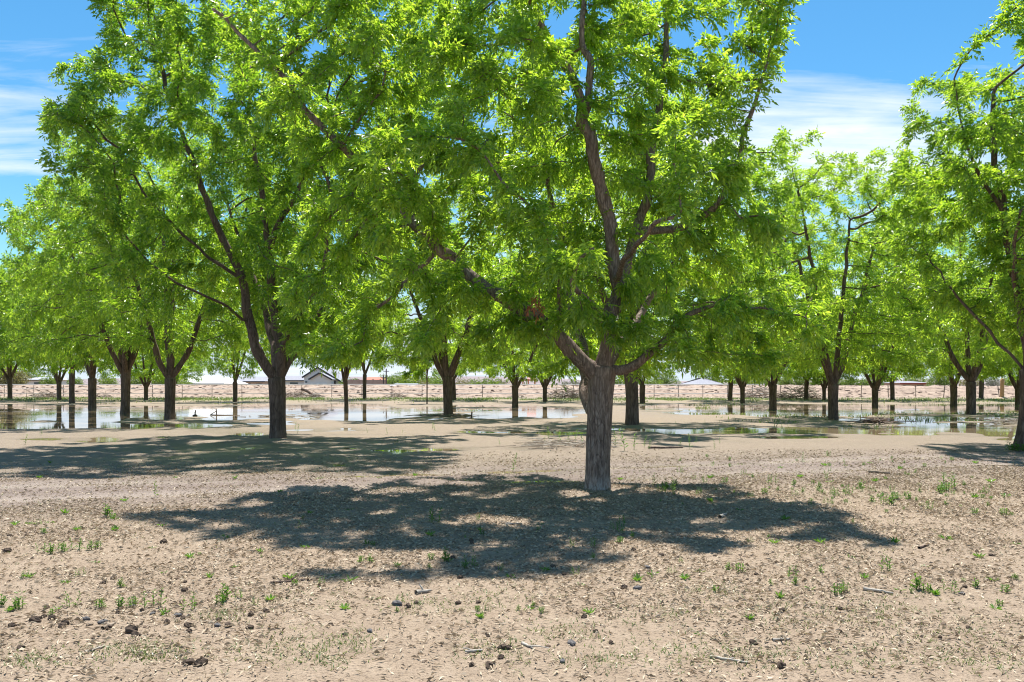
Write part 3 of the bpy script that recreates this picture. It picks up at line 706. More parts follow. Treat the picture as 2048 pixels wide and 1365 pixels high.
# ------------------------------------------------------------------ fences
root = thing('pipe_fence', 'pale welded pipe fence with three rails along the dirt bank', 'fence', (0, 91, 0))
def fpt(x): return np.array([x, float(fence_y(x)), 0.0])
pm = MB(); pm.tube([(0, 0, -.3), (0, 0, .8), (0, 0, 1.52)], 0.04, 6); PM = pm.mesh('post', M['tpost'], True)
xs_ = list(np.arange(-78, 12, 3.55)) + list(np.arange(11.0, 29.5, 2.75))
FZ = 0.10
for x in xs_:
    p_ = fpt(x); link('post', PM, root, (p_[0], p_[1] - 91, FZ))
for hz in (1.50, 0.98, 0.46):
    rb = MB(); pp = [fpt(x) + [0, -91 - 0.06, FZ + hz] for x in np.linspace(-78, 29.4, 40)]; rb.tube(pp, 0.055 if hz > 1.4 else 0.045, 6); rb.obj('rail', M['pipe'], root, True)
root = thing('wire_fence', 'thin wire stock fence on leaning steel posts before the bank', 'fence', (35, 84, 0))
tm_ = MB(); tm_.box((-.025, -.025, -.3), (.025, .025, 1.42)); tm_.box((-.045, -.032, -.3), (.045, -.026, 1.42)); TPm = tm_.mesh('post', M['tpost'])
for i, x in enumerate(np.arange(30.6, 66, 2.9)):
    o = link('post', TPm, root, (x - 35, float(fence_y(x)) - 84, FZ)); o.rotation_euler = (0, R.uniform(-.12, .12), R.uniform(0, 3))
for hz in (1.36, 1.05, 0.75, 0.45):
    rb = MB(); rb.tube([fpt(x) + [-35, -84, FZ + hz + 0.02*math.sin(x*3)] for x in np.linspace(29.4, 66, 40)], 0.007, 4); rb.obj('wire', M['tpost'], root)
X, Y = gp(2004, 800.5)
o = thing('stub_post', 'short thick tan timber post standing on a low mound', 'post', (X, Y, gz(X, Y)))
mb = MB(); mb.tube([(0, 0, -.2), (.01, 0, .8), (.04, 0, 1.75), (.045, 0, 2.0)], [.20, .19, .185, .18], 12); mb.obj('shaft', M['woodpost'], o, True)
mb = MB(); mb.tube([(0, 0, -.1), (0, 0, .05), (0, 0, .16)], [.9, .7, .25], 14, 1 + .2*(rng.random((3, 14))-.5)); mb.obj('mound', M['clodpale'], o, True)

# ------------------------------------------------------------------ brush piles, logs, sticks
def stick_pts(g, L, bend=.12, n=6):
    p_ = np.zeros((n, 3)); d = np.array([1, 0, 0.])
    for i in range(1, n):
        d = d + g.normal(size=3) * bend * np.array([1, 1, .5]); d /= np.linalg.norm(d); p_[i] = p_[i-1] + d * L / (n-1)
    p_[:, 2] -= p_[:, 2].min(); return p_
def brush(x0, x1, ybase, hgt, n, label, Y=None):
    X, Y_ = gp((x0+x1)/2, ybase); wd = (x1-x0) / F * Y_
    o = thing('brush_pile', label, 'brush pile', (X, Y_, gz(X, Y_)))
    g = np.random.default_rng(int(x0))
    for part_ in range(3):
        mb = MB()
        for i in range(n // 3):
            L = g.uniform(.5, 2.0) * min(1, wd/3); pts = stick_pts(g, L); a_ = g.uniform(0, 6.28); el = g.uniform(-.35, .5)
            c_, s_ = math.cos(a_), math.sin(a_)
            pts = np.c_[pts[:, 0]*c_ - pts[:, 1]*s_, pts[:, 0]*s_ + pts[:, 1]*c_, pts[:, 2] + pts[:, 0]*math.sin(el)]
            u = g.uniform(-.5, .5); prof = 1 - (2*abs(u))**2
            pts = pts + [u*wd - .5*L*c_, g.uniform(-.6, .6), g.uniform(0, 1) * hgt * prof]
            pts[:, 2] = np.maximum(pts[:, 2], 0.01)
            r0 = g.uniform(.012, .04); mb.tube(pts, np.linspace(r0, r0*.4, len(pts)), 4)
        tag(mb.obj('branch_tangle', M[['deadwood', 'greywood', 'limb'][part_]], o), kind='stuff')
    return o
brush(62, 118, 799, .35, 90, 'low heap of cut branches under the pipe rails beyond two slim trunks')
brush(190, 220, 797.5, .4, 60, 'small heap of cut branches against the fence foot')
brush(560, 640, 798, .5, 110, 'brush heap lying by the fence with a fallen limb on it')
brush(770, 815, 799, .3, 60, 'flat scatter of cut twigs at the fence foot')
brush(1100, 1160, 801, .95, 200, 'rounded brush heap of grey branches behind two trunks')
brush(1490, 1560, 799, .9, 180, 'grey brush heap where the pipe fence ends')
brush(1556, 1642, 802, 1.05, 240, 'tall dense brush heap beside the wire fence')
brush(1020, 1050, 798, .3, 40, 'short low twig heap in front of the pipe rails')
X, Y = gp(604, 797)
o = thing('fallen_limb', 'dark fallen limb leaning from the upper rail down onto the brush', 'branch', (X, Y - .3, gz(X, Y)))
mb = MB(); mb.tube([pw(604, 781, Y) - [X, Y, 0], pw(616, 785, Y) - [X, Y, 0], pw(626, 792, Y-.6) - [X, Y, 0], pw(640, 796, Y-.8) - [X, Y, 0]], [.16, .17, .15, .10], 8); mb.obj('wood', M['limb'], o, True)
mb = MB(); mb.tube([pw(626, 792, Y-.6) - [X, Y, 0], pw(632, 796, Y-1) - [X, Y, 0], pw(636, 797, Y-1.4) - [X, Y, 0]], [.09, .07, .04], 6); mb.obj('side_branch', M['limb'], o, True)

def debris(px, py, spx, spy, n, label, L=(.3, 1.2), rad=(.006, .02), seed=0, hz=.05, mats=('deadwood', 'greywood')):
    X, Y = gp(px, py); g = np.random.default_rng(seed + int(px)); o = thing('driftwood', label, 'driftwood', (X, Y, 0))
    for k_, mt in enumerate(mats):
        mb = MB()
        for i in range(n):
            x_, y_ = gp(px + g.normal() * spx, py + g.normal() * spy); L_ = g.uniform(*L); pts = stick_pts(g, L_); a_ = g.uniform(0, 6.28)
            c_, s_ = math.cos(a_), math.sin(a_); pts = np.c_[pts[:, 0]*c_ - pts[:, 1]*s_, pts[:, 0]*s_ + pts[:, 1]*c_, pts[:, 2]*.5]
            pts += [x_ - X, y_ - Y, max(gz(x_, y_), 0) + .008 + g.random()*hz]; r0 = g.uniform(*rad); mb.tube(pts, np.linspace(r0, r0*.4, len(pts)), 4)
        tag(mb.obj('twigs', M[mt], o), kind='stuff')
debris(895, 833, 24, 1.2, 26, 'ring of floating twigs round the trunk in the flood water', (.3, 1.4), (.012, .035), 1)
debris(1110, 896, 34, 5, 60, 'tangle of dry twigs among weeds at the puddle edge behind the large trunk', (.2, .9), (.004, .014), 2, .14)
debris(1215, 892, 22, 5, 22, 'few dry twigs beside the leafy weeds right of the large trunk', (.2, .7), (.004, .012), 3, .03)
debris(1752, 849, 9, 1.0, 16, 'dark wet driftwood heap on the puddle island', (.3, 1.2), (.015, .045), 4, .2, ('limb', 'deadwood'))
debris(2010, 846, 22, 3, 40, 'pale flattened reed litter beside the leaning trunk', (.3, 1.1), (.006, .015), 5, .12, ('greywood', 'deadwood'))
debris(560, 835, 30, 1.5, 16, 'sparse twigs floating behind the tall spreading tree', (.3, 1.2), (.01, .025), 6, .04)
# wire frame leaning in the water
X, Y = gp(1457-1024+10, 831)
o = thing('bent_stake', 'thin bent stake and stick poking out of bright water', 'stake', (X, Y, 0))
mb = MB(); mb.tube([pw(433, 842, Y) - [X, Y, 0], pw(433, 822, Y) - [X, Y, 0], pw(432, 818, Y) - [X, Y, 0]], .025, 5); mb.obj('upright', M['limb'], o)
mb = MB(); mb.tube([pw(432, 823, Y) - [X, Y, 0], pw(420, 830.5, Y) - [X, Y, 0]], .018, 4); mb.obj('wire_arm', M['tpost'], o)
mb = MB(); mb.tube([pw(422, 830, Y) - [X, Y, 0], pw(470, 831, Y-.1) - [X, Y, 0], pw(480, 831.4, Y-.1) - [X, Y, 0]], .02, 4); mb.obj('drift_stick', M['limb'], o)
for (px, py0, py1, lab) in ((390, 832, 821, 'short black stub sticking up from the bright water'), (943, 838, 824, 'thin grey stake standing upright in the water past the driftwood')):
    X, Y = gp(px, py0); o = thing('stake', lab, 'stake', (X, Y, 0)); hh = (py0-py1)/F*Y
    mb = MB(); mb.tube([(0, 0, -.1), (0.01, 0, hh*.6), (.02, 0, hh)], .03, 6); mb.obj('shaft', M['limb'], o)
    mb = MB(); mb.tube([(0, 0, -.05), (0, 0, .03), (0, 0, .06)], [.13, .11, .05], 8); mb.obj('foot_mud', M['clod'], o)

STK = [(1105, 901, 900, 1.0, .035, 'long dark stick lying flat past the weeds by the water edge', (1095, 1370), 'limb')]
def stick_between(xa, ya, xb, yb, r, label, mat):
    A = np.array([*gp(xa, ya), 0]); Bq = np.array([*gp(xb, yb), 0]); g = np.random.default_rng(int(xa))
    A[2] = gz(A[0], A[1]); Bq[2] = gz(Bq[0], Bq[1])
    n = 7; pts = np.linspace(0, 1, n)[:, None] * (Bq - A)[None]; L = np.linalg.norm(Bq - A); pts[1:-1] += g.normal(size=(n-2, 3)) * L * .025 * np.array([1, 1, 0])
    for i in range(n): pts[i, 2] = max(gz(A[0]+pts[i, 0], A[1]+pts[i, 1]), 0) - A[2] + r*.7
    o = thing('stick', label, 'stick', tuple(A)); mb = MB(); mb.tube(pts, np.linspace(r, r*.5, n) * g.uniform(.85, 1.15, n), 7); mb.obj('shaft', M[mat], o, True)
    mb = MB(); k_ = 3; q = pts[k_]; d = g.normal(size=3) * .05; d[2] = abs(d[2]) * .4; mb.tube([q, q + d*.5 + [0, 0, .004], q + d], [r*.5, r*.4, r*.25], 5); mb.obj('twig_stub', M[mat], o)
stick_between(1297, 900, 1366, 899, .03, 'dark log like stick lying beyond the leafy weeds at the water edge', 'limb')
stick_between(832, 1211, 862, 1206, .016, 'short pale broken stick on the open litter', 'greywood')
stick_between(1727, 1202, 1786, 1210, .014, 'pale peeled stick beside the bright weed tufts', 'greywood')
stick_between(1738, 949, 1780, 953, .03, 'dark flat bark strip on the wheel track', 'deadwood')
stick_between(540, 1186, 625, 1179, .009, 'long thin dark twig above the green grass patch', 'limb')
stick_between(930, 1333, 965, 1330, .010, 'pale crooked twig next to the split dark clods', 'greywood')
stick_between(1045, 1316, 1066, 1327, .009, 'small pale twig lying diagonally in the litter', 'greywood')
stick_between(170, 1331, 206, 1320, .008, 'thin bleached twig below the row of dark clods', 'greywood')
stick_between(205, 1282, 232, 1270, .011, 'split brown stick among the row of dark clods', 'deadwood')
stick_between(1545, 1303, 1580, 1301, .009, 'pale twig in the sparse grass beyond a round dark clod', 'greywood')
stick_between(1440, 1046, 1452, 1039, .02, 'bleached wood chip lying in the tree shade', 'greywood')
stick_between(1838, 1113, 1858, 1106, .011, 'dark twig on the bright litter right of the shade', 'limb')
stick_between(1420, 1340, 1500, 1352, .008, 'long thin grey twig near green grass blades', 'greywood')
stick_between(1010, 1062, 1040, 1060, .010, 'thin twig at the sunlit fleck inside the shade', 'greywood')

# ------------------------------------------------------------------ clods
def clod_mesh(seed, mat, flat=.7, split=False):
    g = np.random.default_rng(seed); mb = MB(); U, Vn = 9, 6; V = []
    ph = g.uniform(0, 6.28, 6)
    for i in range(Vn + 1):
        th = math.pi * i / Vn
        for j in range(U):
            f_ = 2*math.pi*j/U; d = np.array([math.sin(th)*math.cos(f_), math.sin(th)*math.sin(f_), math.cos(th)])
            r = 1 + .14*math.sin(3*d[0]+ph[0])*math.cos(2.5*d[1]+ph[1]) + .12*math.sin(6*d[1]+ph[2]+2*d[2]) + .11*g.normal()
            if split: r *= 1 - .28*math.exp(-((d[0]+.1)/.14)**2)*(d[2] > -.2)
            V.append(d * r * np.array([1.25, .85, flat]))
    f = []
    for i in range(Vn):
        for j in range(U): k_ = (j+1) % U; f.append((i*U+j, (i+1)*U+j, (i+1)*U+k_, i*U+k_))
    mb.add(np.array(V), f); me = mb.mesh('lump', M[mat], False); return me
CL = [clod_mesh(1, 'clod'), clod_mesh(2, 'clod', .75, True), clod_mesh(3, 'clodgrey', .6), clod_mesh(4, 'clod', .8), clod_mesh(5, 'clodpale', .6), clod_mesh(6, 'clodpale', .7)]
KN = ['rounded dark brown dung clod lying on the straw litter', 'split dark brown dung clod with a furrow on the litter', 'smooth dark grey rounded lump on the straw litter', 'chunky dark brown clod lying on the straw litter', 'pale tan dirt clod lying on the litter', 'pale tan crumbly dirt clod on the litter']
GRP = ['brown clods on the litter', 'furrowed clods on the litter', 'grey lumps on the litter', 'chunky clods on the litter', 'pale dirt clods', 'crumbly dirt clods']
CP = [(25,1272,9,0),(72,1262,13,1),(104,1258,10,3),(124,1275,10,0),(131,1270,9,3),(88,1253,6,3),(172,1261,9,2),(205,1268,9,2),(180,1272,8,4),(218,1280,9,1),(262,1288,14,3),(272,1295,10,0),
 (236,1246,7,0),(93,1234,7,0),(284,1241,6,3),(305,1250,7,2),(308,1245,6,0),(356,1254,8,2),(366,1259,7,0),(378,1256,6,3),(334,1269,9,3),(376,1276,10,1),(435,1275,8,2),(457,1275,10,1),(438,1263,6,3),(501,1253,8,3),(533,1245,8,0),(500,1280,9,0),(378,1287,7,3),
 (42,1323,10,1),(378,1354,12,1),(402,1356,14,3),(353,1233,6,0),(361,1251,6,3),(369,1198,7,3),(322,1199,6,0),(208,1182,6,3),(226,1173,6,1),(690,1295,8,4),(692,1294,7,0),(14,1118,8,3),(20,1087,6,0),(52,1086,5,3),(327,1100,8,3),(370,1180,5,0),
 (794,1234,12,2),(815,1240,9,3),(833,1231,7,1),(916,1231,8,0),(957,1229,6,1),(920,1177,7,3),(906,1134,7,3),(942,1097,7,3),(944,1102,6,0),(998,1157,7,2),(1106,1152,8,1),(769,1254,9,4),(850,1257,7,4),(1004,1186,7,4),(1128,1168,6,0),(1143,1307+8,11,2),(1002,1345,8,3),(1006,1325,11,1),(1017,1326,8,3),(943,1359,8,3),(978,1362,12,1),(1125,1352,9,2),
 (1142,1302+14,10,2),(1222,1313,7,3),(1191,1290,6,3),(1275,1197,9,2),(1248,1196,8,3),(1225,1210,7,0),(1168,1260,7,3),(740,1291,8,2),(977,1295,8,4),(1295,1153,7,2),(1322,1127,7,0),(1267,1116,6,3),(1507,1309,10,0),(1562,1359,13,3),(1564,1243,9,0),(1512,1168,5,3),(1938,1280,7,0),(1680,1286,6,3),(1880,1298,6,0),(1954,1118,5,3),(1983,1126,6,0),(1930,1195,7,0),(1924,1210,6,2),(1680,1240,6,3),(1835,1248,6,4),(1615,1236,6,4),(1878,1181,5,3),
 (1130,1089,6,5),(1148,1082,6,4),(1184,1078,5,5),(1232,1105,6,4),(1260,1090,6,5),(1355,1070,6,4),(1383,1068,6,5),(1392,1064,5,4),(1300,1084,5,5),(1330,1105,6,4),(1430,1127,6,5),(1480,1125,6,4),(1504,1127,6,5),(1533,1124,6,4),(1696,1123,6,5),(1545,1120,5,5),(1450,1112,5,4),(1355,1130,6,5),(1125,1013,5,4),(1235,1016,5,5),(1198,1023,5,4),(1400,1035,5,5),(1560,1008,5,4),(1620,1150,6,5),(1585,1160,6,4),(1740,1153,6,5),(1990,1156,6,4),(1770,1140,5,5),(1330,1137,6,4)]
for (px, py, wpx, k_) in CP:
    X, Y = gp(px, py); s_ = wpx / F * Y / 1.25
    g_ = link('clod', None, None, (X, Y, gz(X, Y) + s_*.34)); g_.rotation_euler = (0, 0, R.uniform(0, 6.28)); g_.scale = (s_,)*3
    link('lump', CL[k_], g_); tag(g_, KN[k_], 'clod', GRP[k_])

# ------------------------------------------------------------------ litter, grass, pebbles (uncountable)
def scatter(n, y0, y1, g, dens=None, margin=1.15):
    out_ = []
    while len(out_) < n:
        Y = y0 + (y1-y0) * g.random(n) ** 0.62; X = (g.random(n) - .5) * 2 * margin * 0.66 * Y
        k_ = np.ones(n, bool) if dens is None else g.random(n) < dens(X, Y)
        out_ += list(np.c_[X, Y][k_])
    return np.array(out_[:n])
g = np.random.default_rng(77)
def d_lit(X, Y): return np.clip(1.15 - .75*np.exp(-(road_d(X, Y)/1.6)**2), .1, 1) * (0.35 + .65*sstep(.3, .6, vnoise(X, Y, .7, 41))) * sstep(17, 8, Y - .25*X)
pt = scatter(135000, 3.2, 17, g, d_lit); n = len(pt)
z = ground_h(pt[:, 0], pt[:, 1]); a_ = g.uniform(0, 6.28, n); L = g.uniform(.007, .021, n) * (1 + .3*(pt[:, 1]/10)); wd = L * g.uniform(.25, .55, n)
d = np.c_[np.cos(a_), np.sin(a_), g.normal(size=n)*.22]; s = np.c_[-np.sin(a_), np.cos(a_), g.normal(size=n)*.4]
c0 = np.c_[pt, z + .004 + g.random(n)*.007]
cu = np.c_[s[:, :2] * (g.normal(size=n)*.25)[:, None], np.abs(g.normal(size=n))*.5] * L[:, None]
V = np.stack([c0 - d*L[:, None], c0 + cu*.6 + s*wd[:, None]*.5, c0 + d*L[:, None], c0 + cu*.6 - s*wd[:, None]*.5], 1).reshape(-1, 3)
q = np.arange(n)[:, None]*4
tag(link('straw_litter', mesh_np('straw_litter', V, np.concatenate([q+[[0, 1, 2]], q+[[0, 2, 3]]]), M['straw'])), 'pale dry straw and husk litter strewn over the dirt', 'litter', kind='stuff')

def blades(P, z, g, h, wd, spread):
    n = len(P); a_ = g.uniform(0, 6.28, n); hh = h * g.uniform(.5, 1.3, n); ln = g.normal(size=(n, 2)) * spread * hh[:, None]
    s = np.c_[np.cos(a_), np.sin(a_), np.zeros(n)] * wd * .5; b_ = np.c_[P, z - .003]
    mdl = b_ + np.c_[ln*.35, hh*.6]; tp = b_ + np.c_[ln, hh]
    V = np.stack([b_ - s, b_ + s, mdl + s*.8, mdl - s*.8, tp], 1).reshape(-1, 3); q = np.arange(n)[:, None]*5
    return V, q + [[0, 1, 2, 3]], q + [[3, 2, 4]]
# sparse short grass patches on the dirt
patch = [(610,1215,90,28),(560,1315,60,20),(700,1310,40,14),(320,1330,60,14),(860,1235,60,10),(1000,1215,60,16),(1130,1290,60,16),(1320,1250,70,16),(1430,1200,50,12),(1750,1270,120,26),(1900,1300,110,26),(1700,1340,100,18),(1480,1340,70,16),(1350,1330,80,18),(990,1325,60,16),(250,1330,50,12),(1560,1245,60,16),(1760,1240,70,16),(60,1345,60,12),(1200,1350,90,14),(1960,1350,80,12),(640,1340,50,14),(430,1250,40,10),(1610,1000,140,12),(1380,985,100,6),(1500,960,160,8),(1900,1010,120,14),(1700,930,180,8),(1880,960,120,10)]
pp = []
for (px, py, sx_, sy_) in patch:
    k_ = 120; xx = px + g.normal(size=k_)*sx_*.9; yy_ = np.maximum(py + g.normal(size=k_)*sy_*1.0, 880)
    Yq = F*EYE/(yy_-HOR); pp.append(np.c_[(xx-1024)*Yq/F, Yq])
sc_p = scatter(2600, 3.3, 15, g, lambda X, Y: sstep(.5, .75, vnoise(X, Y, .6, 44)))
P = np.vstack(pp + [sc_p]); P = np.repeat(P, 2, 0) + g.normal(size=(len(P)*2, 2))*.02
V, f4, f3 = blades(P, ground_h(P[:, 0], P[:, 1]), g, .020, .005, 1.0)
tag(link('grass_sprigs', mesh_np('grass_sprigs', V, [f4, f3], M['grass'])), 'sparse short green grass blades in the dirt', 'grass', kind='stuff')
# grassy lip in front of the fence and wet grass on the right
P = []
while len(P) < 15000:
    X = g.uniform(-62, 62, 6000); Y = fence_y(X) - 15 + g.normal(size=6000)*4.5
    P += list(np.c_[X, Y][(g.random(6000) < sstep(.4, .62, vnoise(X, Y, 2.2, 21)*.65 + .35*vnoise(X, Y, .7, 22))) & (ground_h(X, Y) > .01)])
P = np.array(P[:15000]); V, f4, f3 = blades(P, ground_h(P[:, 0], P[:, 1]), g, .16, .05, .5)
P2 = []
while len(P2) < 5000:
    X = g.uniform(9, 40, 4000); Y = g.uniform(24, 60, 4000); kp = (g.random(4000) < sstep(.5, .72, vnoise(X, Y, 1.6, 25))) & (ground_h(X, Y) > -.03)
    P2 += list(np.c_[X, Y][kp])
P2 = np.array(P2[:5000]); V2, g4, g3 = blades(P2, ground_h(P2[:, 0], P2[:, 1]), g, .12, .03, .6)
k_ = len(V)
tag(link('bank_grass', mesh_np('bank_grass', np.vstack([V, V2]), [np.vstack([f4, g4+k_]), np.vstack([f3, g3+k_])], M['grass'])), 'strip of green grass on the low bank before the fence', 'grass', kind='stuff')
# pebbles and crumbs
pt = scatter(3800, 3.2, 13, g, d_lit); n = len(pt); z = ground_h(pt[:, 0], pt[:, 1]); s = .004 + .012*g.random(n)**3
oc = np.array([[1,0,0],[0,1,0],[-1,0,0],[0,-1,0],[0,0,.7],[0,0,-.7]])
V = (np.c_[pt, z + s*.25][:, None, :] + (oc[None]*s[:, None, None]*g.uniform(.6, 1.4, (n, 6, 1)))).reshape(-1, 3)
tri = np.array([[0,1,4],[1,2,4],[2,3,4],[3,0,4],[1,0,5],[2,1,5],[3,2,5],[0,3,5]])
m, t, out = mat_new('crumb_soil'); gg = N(t, 'ShaderNodeNewGeometry')
principled(t, out, ramp(t, gg.outputs['Random Per Island'], [(0.0, (.06, .042, .03)), (0.45, (.20, .14, .10)), (1.0, (.42, .32, .23))]), .9, None, .2)
tag(link('soil_crumbs', mesh_np('soil_crumbs', V, (np.arange(n)[:, None, None]*6 + tri[None]).reshape(-1, 3), m)), 'small soil crumbs and pebbles scattered on the dirt', 'soil crumbs', kind='stuff')
# stones and clods on the bank behind the fence
n = 2600; X = g.uniform(-75, 60, n); Y = fence_y(X) + g.uniform(.6, 8.5, n); z = ground_h(X, Y); s = .04 + .16*g.random(n)**3
V = (np.c_[X, Y, z + s*.2][:, None, :] + (oc[None]*s[:, None, None]*g.uniform(.6, 1.5, (n, 6, 1))*np.array([1.5, 1, .7]))).reshape(-1, 3)
m, t, out = mat_new('bank_clods'); gg = N(t, 'ShaderNodeNewGeometry')
principled(t, out, ramp(t, gg.outputs['Random Per Island'], [(0.0, (.07, .05, .038)), (0.35, (.22, .155, .12)), (1.0, (.44, .33, .265))]), .9, None, .2)
tag(link('bank_rubble', mesh_np('bank_rubble', V, (np.arange(n)[:, None, None]*6 + tri[None]).reshape(-1, 3), m)), 'loose pinkish clods over the dirt bank behind the fence', 'rubble', kind='stuff')

# ------------------------------------------------------------------ weeds
def lance(mb, b_, d, L, w_, curl=.25):
    d = np.array(d, float); d /= np.linalg.norm(d); s = np.cross(d, [0, 0, 1.0]); s /= np.linalg.norm(s) + 1e-9
    b_ = np.array(b_, float); m1 = b_ + d*L*.35; m2 = b_ + d*L*.72 - [0, 0, curl*L*.3]; tip_ = b_ + d*L - [0, 0, curl*L]
    mb.add(np.array([b_, m1 + s*w_*.5, m2 + s*w_*.38, tip_, m2 - s*w_*.38, m1 - s*w_*.5]), [(0, 5, 4, 3), (0, 3, 2, 1)])
def rosette(seed, n, L, up):
    g = np.random.default_rng(seed); mb = MB()
    for i in range(n):
        a_ = i*2.4 + g.uniform(-.3, .3); u = up * g.uniform(.5, 1.4)
        lance(mb, (0.006*math.cos(a_), .006*math.sin(a_), 0), (math.cos(a_), math.sin(a_), u), L*g.uniform(.6, 1.15), L*.2, g.uniform(.05, .4))
    return mb.mesh('leaves', M['weed']), None
def upright(seed, H_, n, L, stems=1):
    g = np.random.default_rng(seed); mb = MB(); sb = MB()
    for s_ in range(stems):
        o_ = g.normal(size=2)*.03*(stems > 1); ln = g.normal(size=2)*.10*H_; hh = H_*g.uniform(.6, 1.0) if s_ else H_
        top = np.array([o_[0]+ln[0], o_[1]+ln[1], hh]); sb.tube([(o_[0], o_[1], -.02), (o_[0]+ln[0]*.3, o_[1]+ln[1]*.3, hh*.5), tuple(top)], [.0045, .0035, .002], 4)
        for i in range(n):
            tt_ = .12 + .88*i/n; p_ = np.array([o_[0]+ln[0]*tt_, o_[1]+ln[1]*tt_, hh*tt_]); a_ = i*2.4+g.uniform(-.4, .4)
            lance(mb, p_, (math.cos(a_), math.sin(a_), .7+.5*tt_), L*(1.15-.55*tt_)*g.uniform(.8, 1.2), L*.24, .25)
    return mb.mesh('leaves', M['weed']), sb.mesh('stem', M['weed'])
W_LOW = [rosette(1, 9, .085, .7), rosette(2, 12, .10, 1.0), rosette(3, 7, .07, .5), rosette(4, 14, .085, 1.4)]
W_MUL = [upright(11, .16, 7, .07, 4), upright(12, .13, 6, .065, 6), upright(13, .20, 8, .07, 3)]
W_UP = [upright(21, .34, 14, .09), upright(22, .28, 11, .08), upright(23, .42, 17, .085)]
W_DRY = [upright(31, .30, 4, .04)]
def where(x, y):
    if y < 968: return ('on the muddy verge past the wheel track', 'on the verge')
    if y < 1048 and x > 1280: return ('in the weedy strip edging the wheel track', 'in the strip')
    if 985 < y < 1120 and 560 < x < 1700: return ('in the shade of the large tree', 'in the shade')
    if y > 1195 and x < 560: return ('near the row of dark clods', 'near the clods')
    return ('on the open sunlit litter', 'on the litter')
def weed(kind, mesh, px, py, hpx, base, label, group):
    X, Y = gp(px, py); s_ = (hpx / F * Y) / base
    o = link(kind, None, None, (X, Y, max(gz(X, Y), -.02) - .004)); o.scale = (s_,)*3; o.rotation_euler = (0, 0, R.uniform(0, 6.28))
    if mesh[1] is not None: link('stem', mesh[1], o)
    link('leaves', mesh[0], o); tag(o, label, 'weed', group)
LOWL = ('low green weed rosette growing in the litter strewn dirt', 'low weeds in the dirt')
MULL = ('bushy many stemmed green weed tuft growing in the dirt', 'bushy weed tufts')
UPL = ('single upright leafy weed stalk standing in muddy ground', 'upright weed stalks')
mul = [(10,1228,34),(36,1235,40),(80,1120,22),(105,1122,30),(125,1118,30),(150,1115,26),(180,1115,28),(195,1112,24),(148,1230,30),(245,1235,36),(265,1232,32),(298,1235,40),(455,1220,46),(442,1228,32),(480,1218,24),(240,1190,26),(200,1235,32),(385,1238,34),(1455,1158,26),(1480,1162,30),(1580,1175,26),(1592,1190,24),(1676,1212,36),(1690,1205,24),(1838,1200,44),(1855,1206,30),(1895,1206,28),(1955,1196,28),(2012,1205,28),(1775,1160,34),(1540,1190,18),(1240,1225-125,22),(1187,1108,20),(892,1142,38),(862,1135,22),(937,1152,26),(740,1142,24),(722,1140,22),(872,1058,32),(1780,1020,30),(1790,1010,26),(1768,1018,26),(1745,1016,22),(1890,990,30),(1905,985,34),(1880,995,24),(1330,985,24),(1345,992,30),(1350,978,22),(1450,972,20),(1540,975,20),(1590,980,20),(1530,995,20),(1700,1000,22),(1640,985,20),(2008,1042,24),(1660,1018,18),(1720,985,24),(930,1155,22),(1240,1078,22),(1266,1090,20),(590,1190,20),(640,1190,18),(218,1046,36),(225,1052,22),(1000,1160,18),(1640,1165,22),(1950,1040,22),(1860,1030,20),(1820,1010,24)]
for _ in range(85):
    x_ = R.uniform(1300, 2040); yc = 1000 - .00*x_ + R.gauss(0, 16) + .02*(x_-1600); mul.append((x_, yc, R.uniform(8, 15)))
for _ in range(30): mul.append((R.uniform(1350, 1950), R.uniform(915, 965), R.uniform(7, 13)))
for _ in range(40): mul.append((R.uniform(0, 2040), R.uniform(1050, 1250), R.uniform(10, 22)))
for i, (x, y, h_) in enumerate(mul): weed('weed_tuft', W_MUL[i % 3], x, y, h_*.8, .16, 'bushy many stemmed green weed ' + where(x, y)[0], 'bushy weeds ' + where(x, y)[1])
low = [(60,1060,12),(30,1062,12),(100,1058,14),(230,1075,14),(325,1065,14),(250,1010,10),(302,1030,10),(130,1040,16),(230,1050,12),(155,1075,12),(305,1110,14),(20,1240,16),(115,1235,14),(580,1175,16),(660,1170,16),(620,1040,10),(700,1180,20),(860,1085,14),(700,1030,12),(795,1150,14),(1020,1175,16),(1090,1160,14),(1160,1190,16),(1275,1180,18),(1305,1165,16),(1370,1175,16),(1400,1160,18),(1560,1215,18),(1620,1200,16),(1730,1175,14),(1800,1200,16),(1870,1210,18),(1985,1180,18),(1640,1100,16),(1700,1130,14),(1790,1100,16),(1890,1090,18),(1550,1100,14),(2030,1100,16),(1950,1005,14),(2010,1000,14),(1980,970,12),(1860,960,10),(1750,970,12),(1660,970,10),(1600,960,10),(1500,955,10),(1420,960,10),(1560,940,9),(1650,935,9),(1480,930,8),(1800,940,9),(1740,930,8),(1950,930,8),(520,930,8),(470,960,10),(350,960,8),(80,960,9),(60,925,8),(100,928,8),(640,960,9),(560,990,9),(760,960,9),(830,955,9),(900,960,8),(1240,960,8),(1300,1010,12),(1420,1010,12),(1480,1030,12),(1570,1050,14),(1080,1060,12),(960,1075,12),(450,1090,14),(380,1130,14),(330,1160,14),(520,1120,14),(610,1110,14),(690,1240,16),(750,1220,16),(960,1260,16),(1060,1240,16),(1180,1250,16),(1400,1290,18),(1500,1260,16),(1990,1240,18),(1960,1130,14),(1850,1150,14),(330,1250,18),(130,1180,14),(60,1170,14),(190,1140,14),(420,1170,14),(470,1150,12),(540,1220,16),(40,1200,16)]
for i, (x, y, h_) in enumerate(low): weed('low_weed', W_LOW[i % 4], x, y, h_*.9, .075, 'low green weed rosette ' + where(x, y)[0], 'low weeds ' + where(x, y)[1])
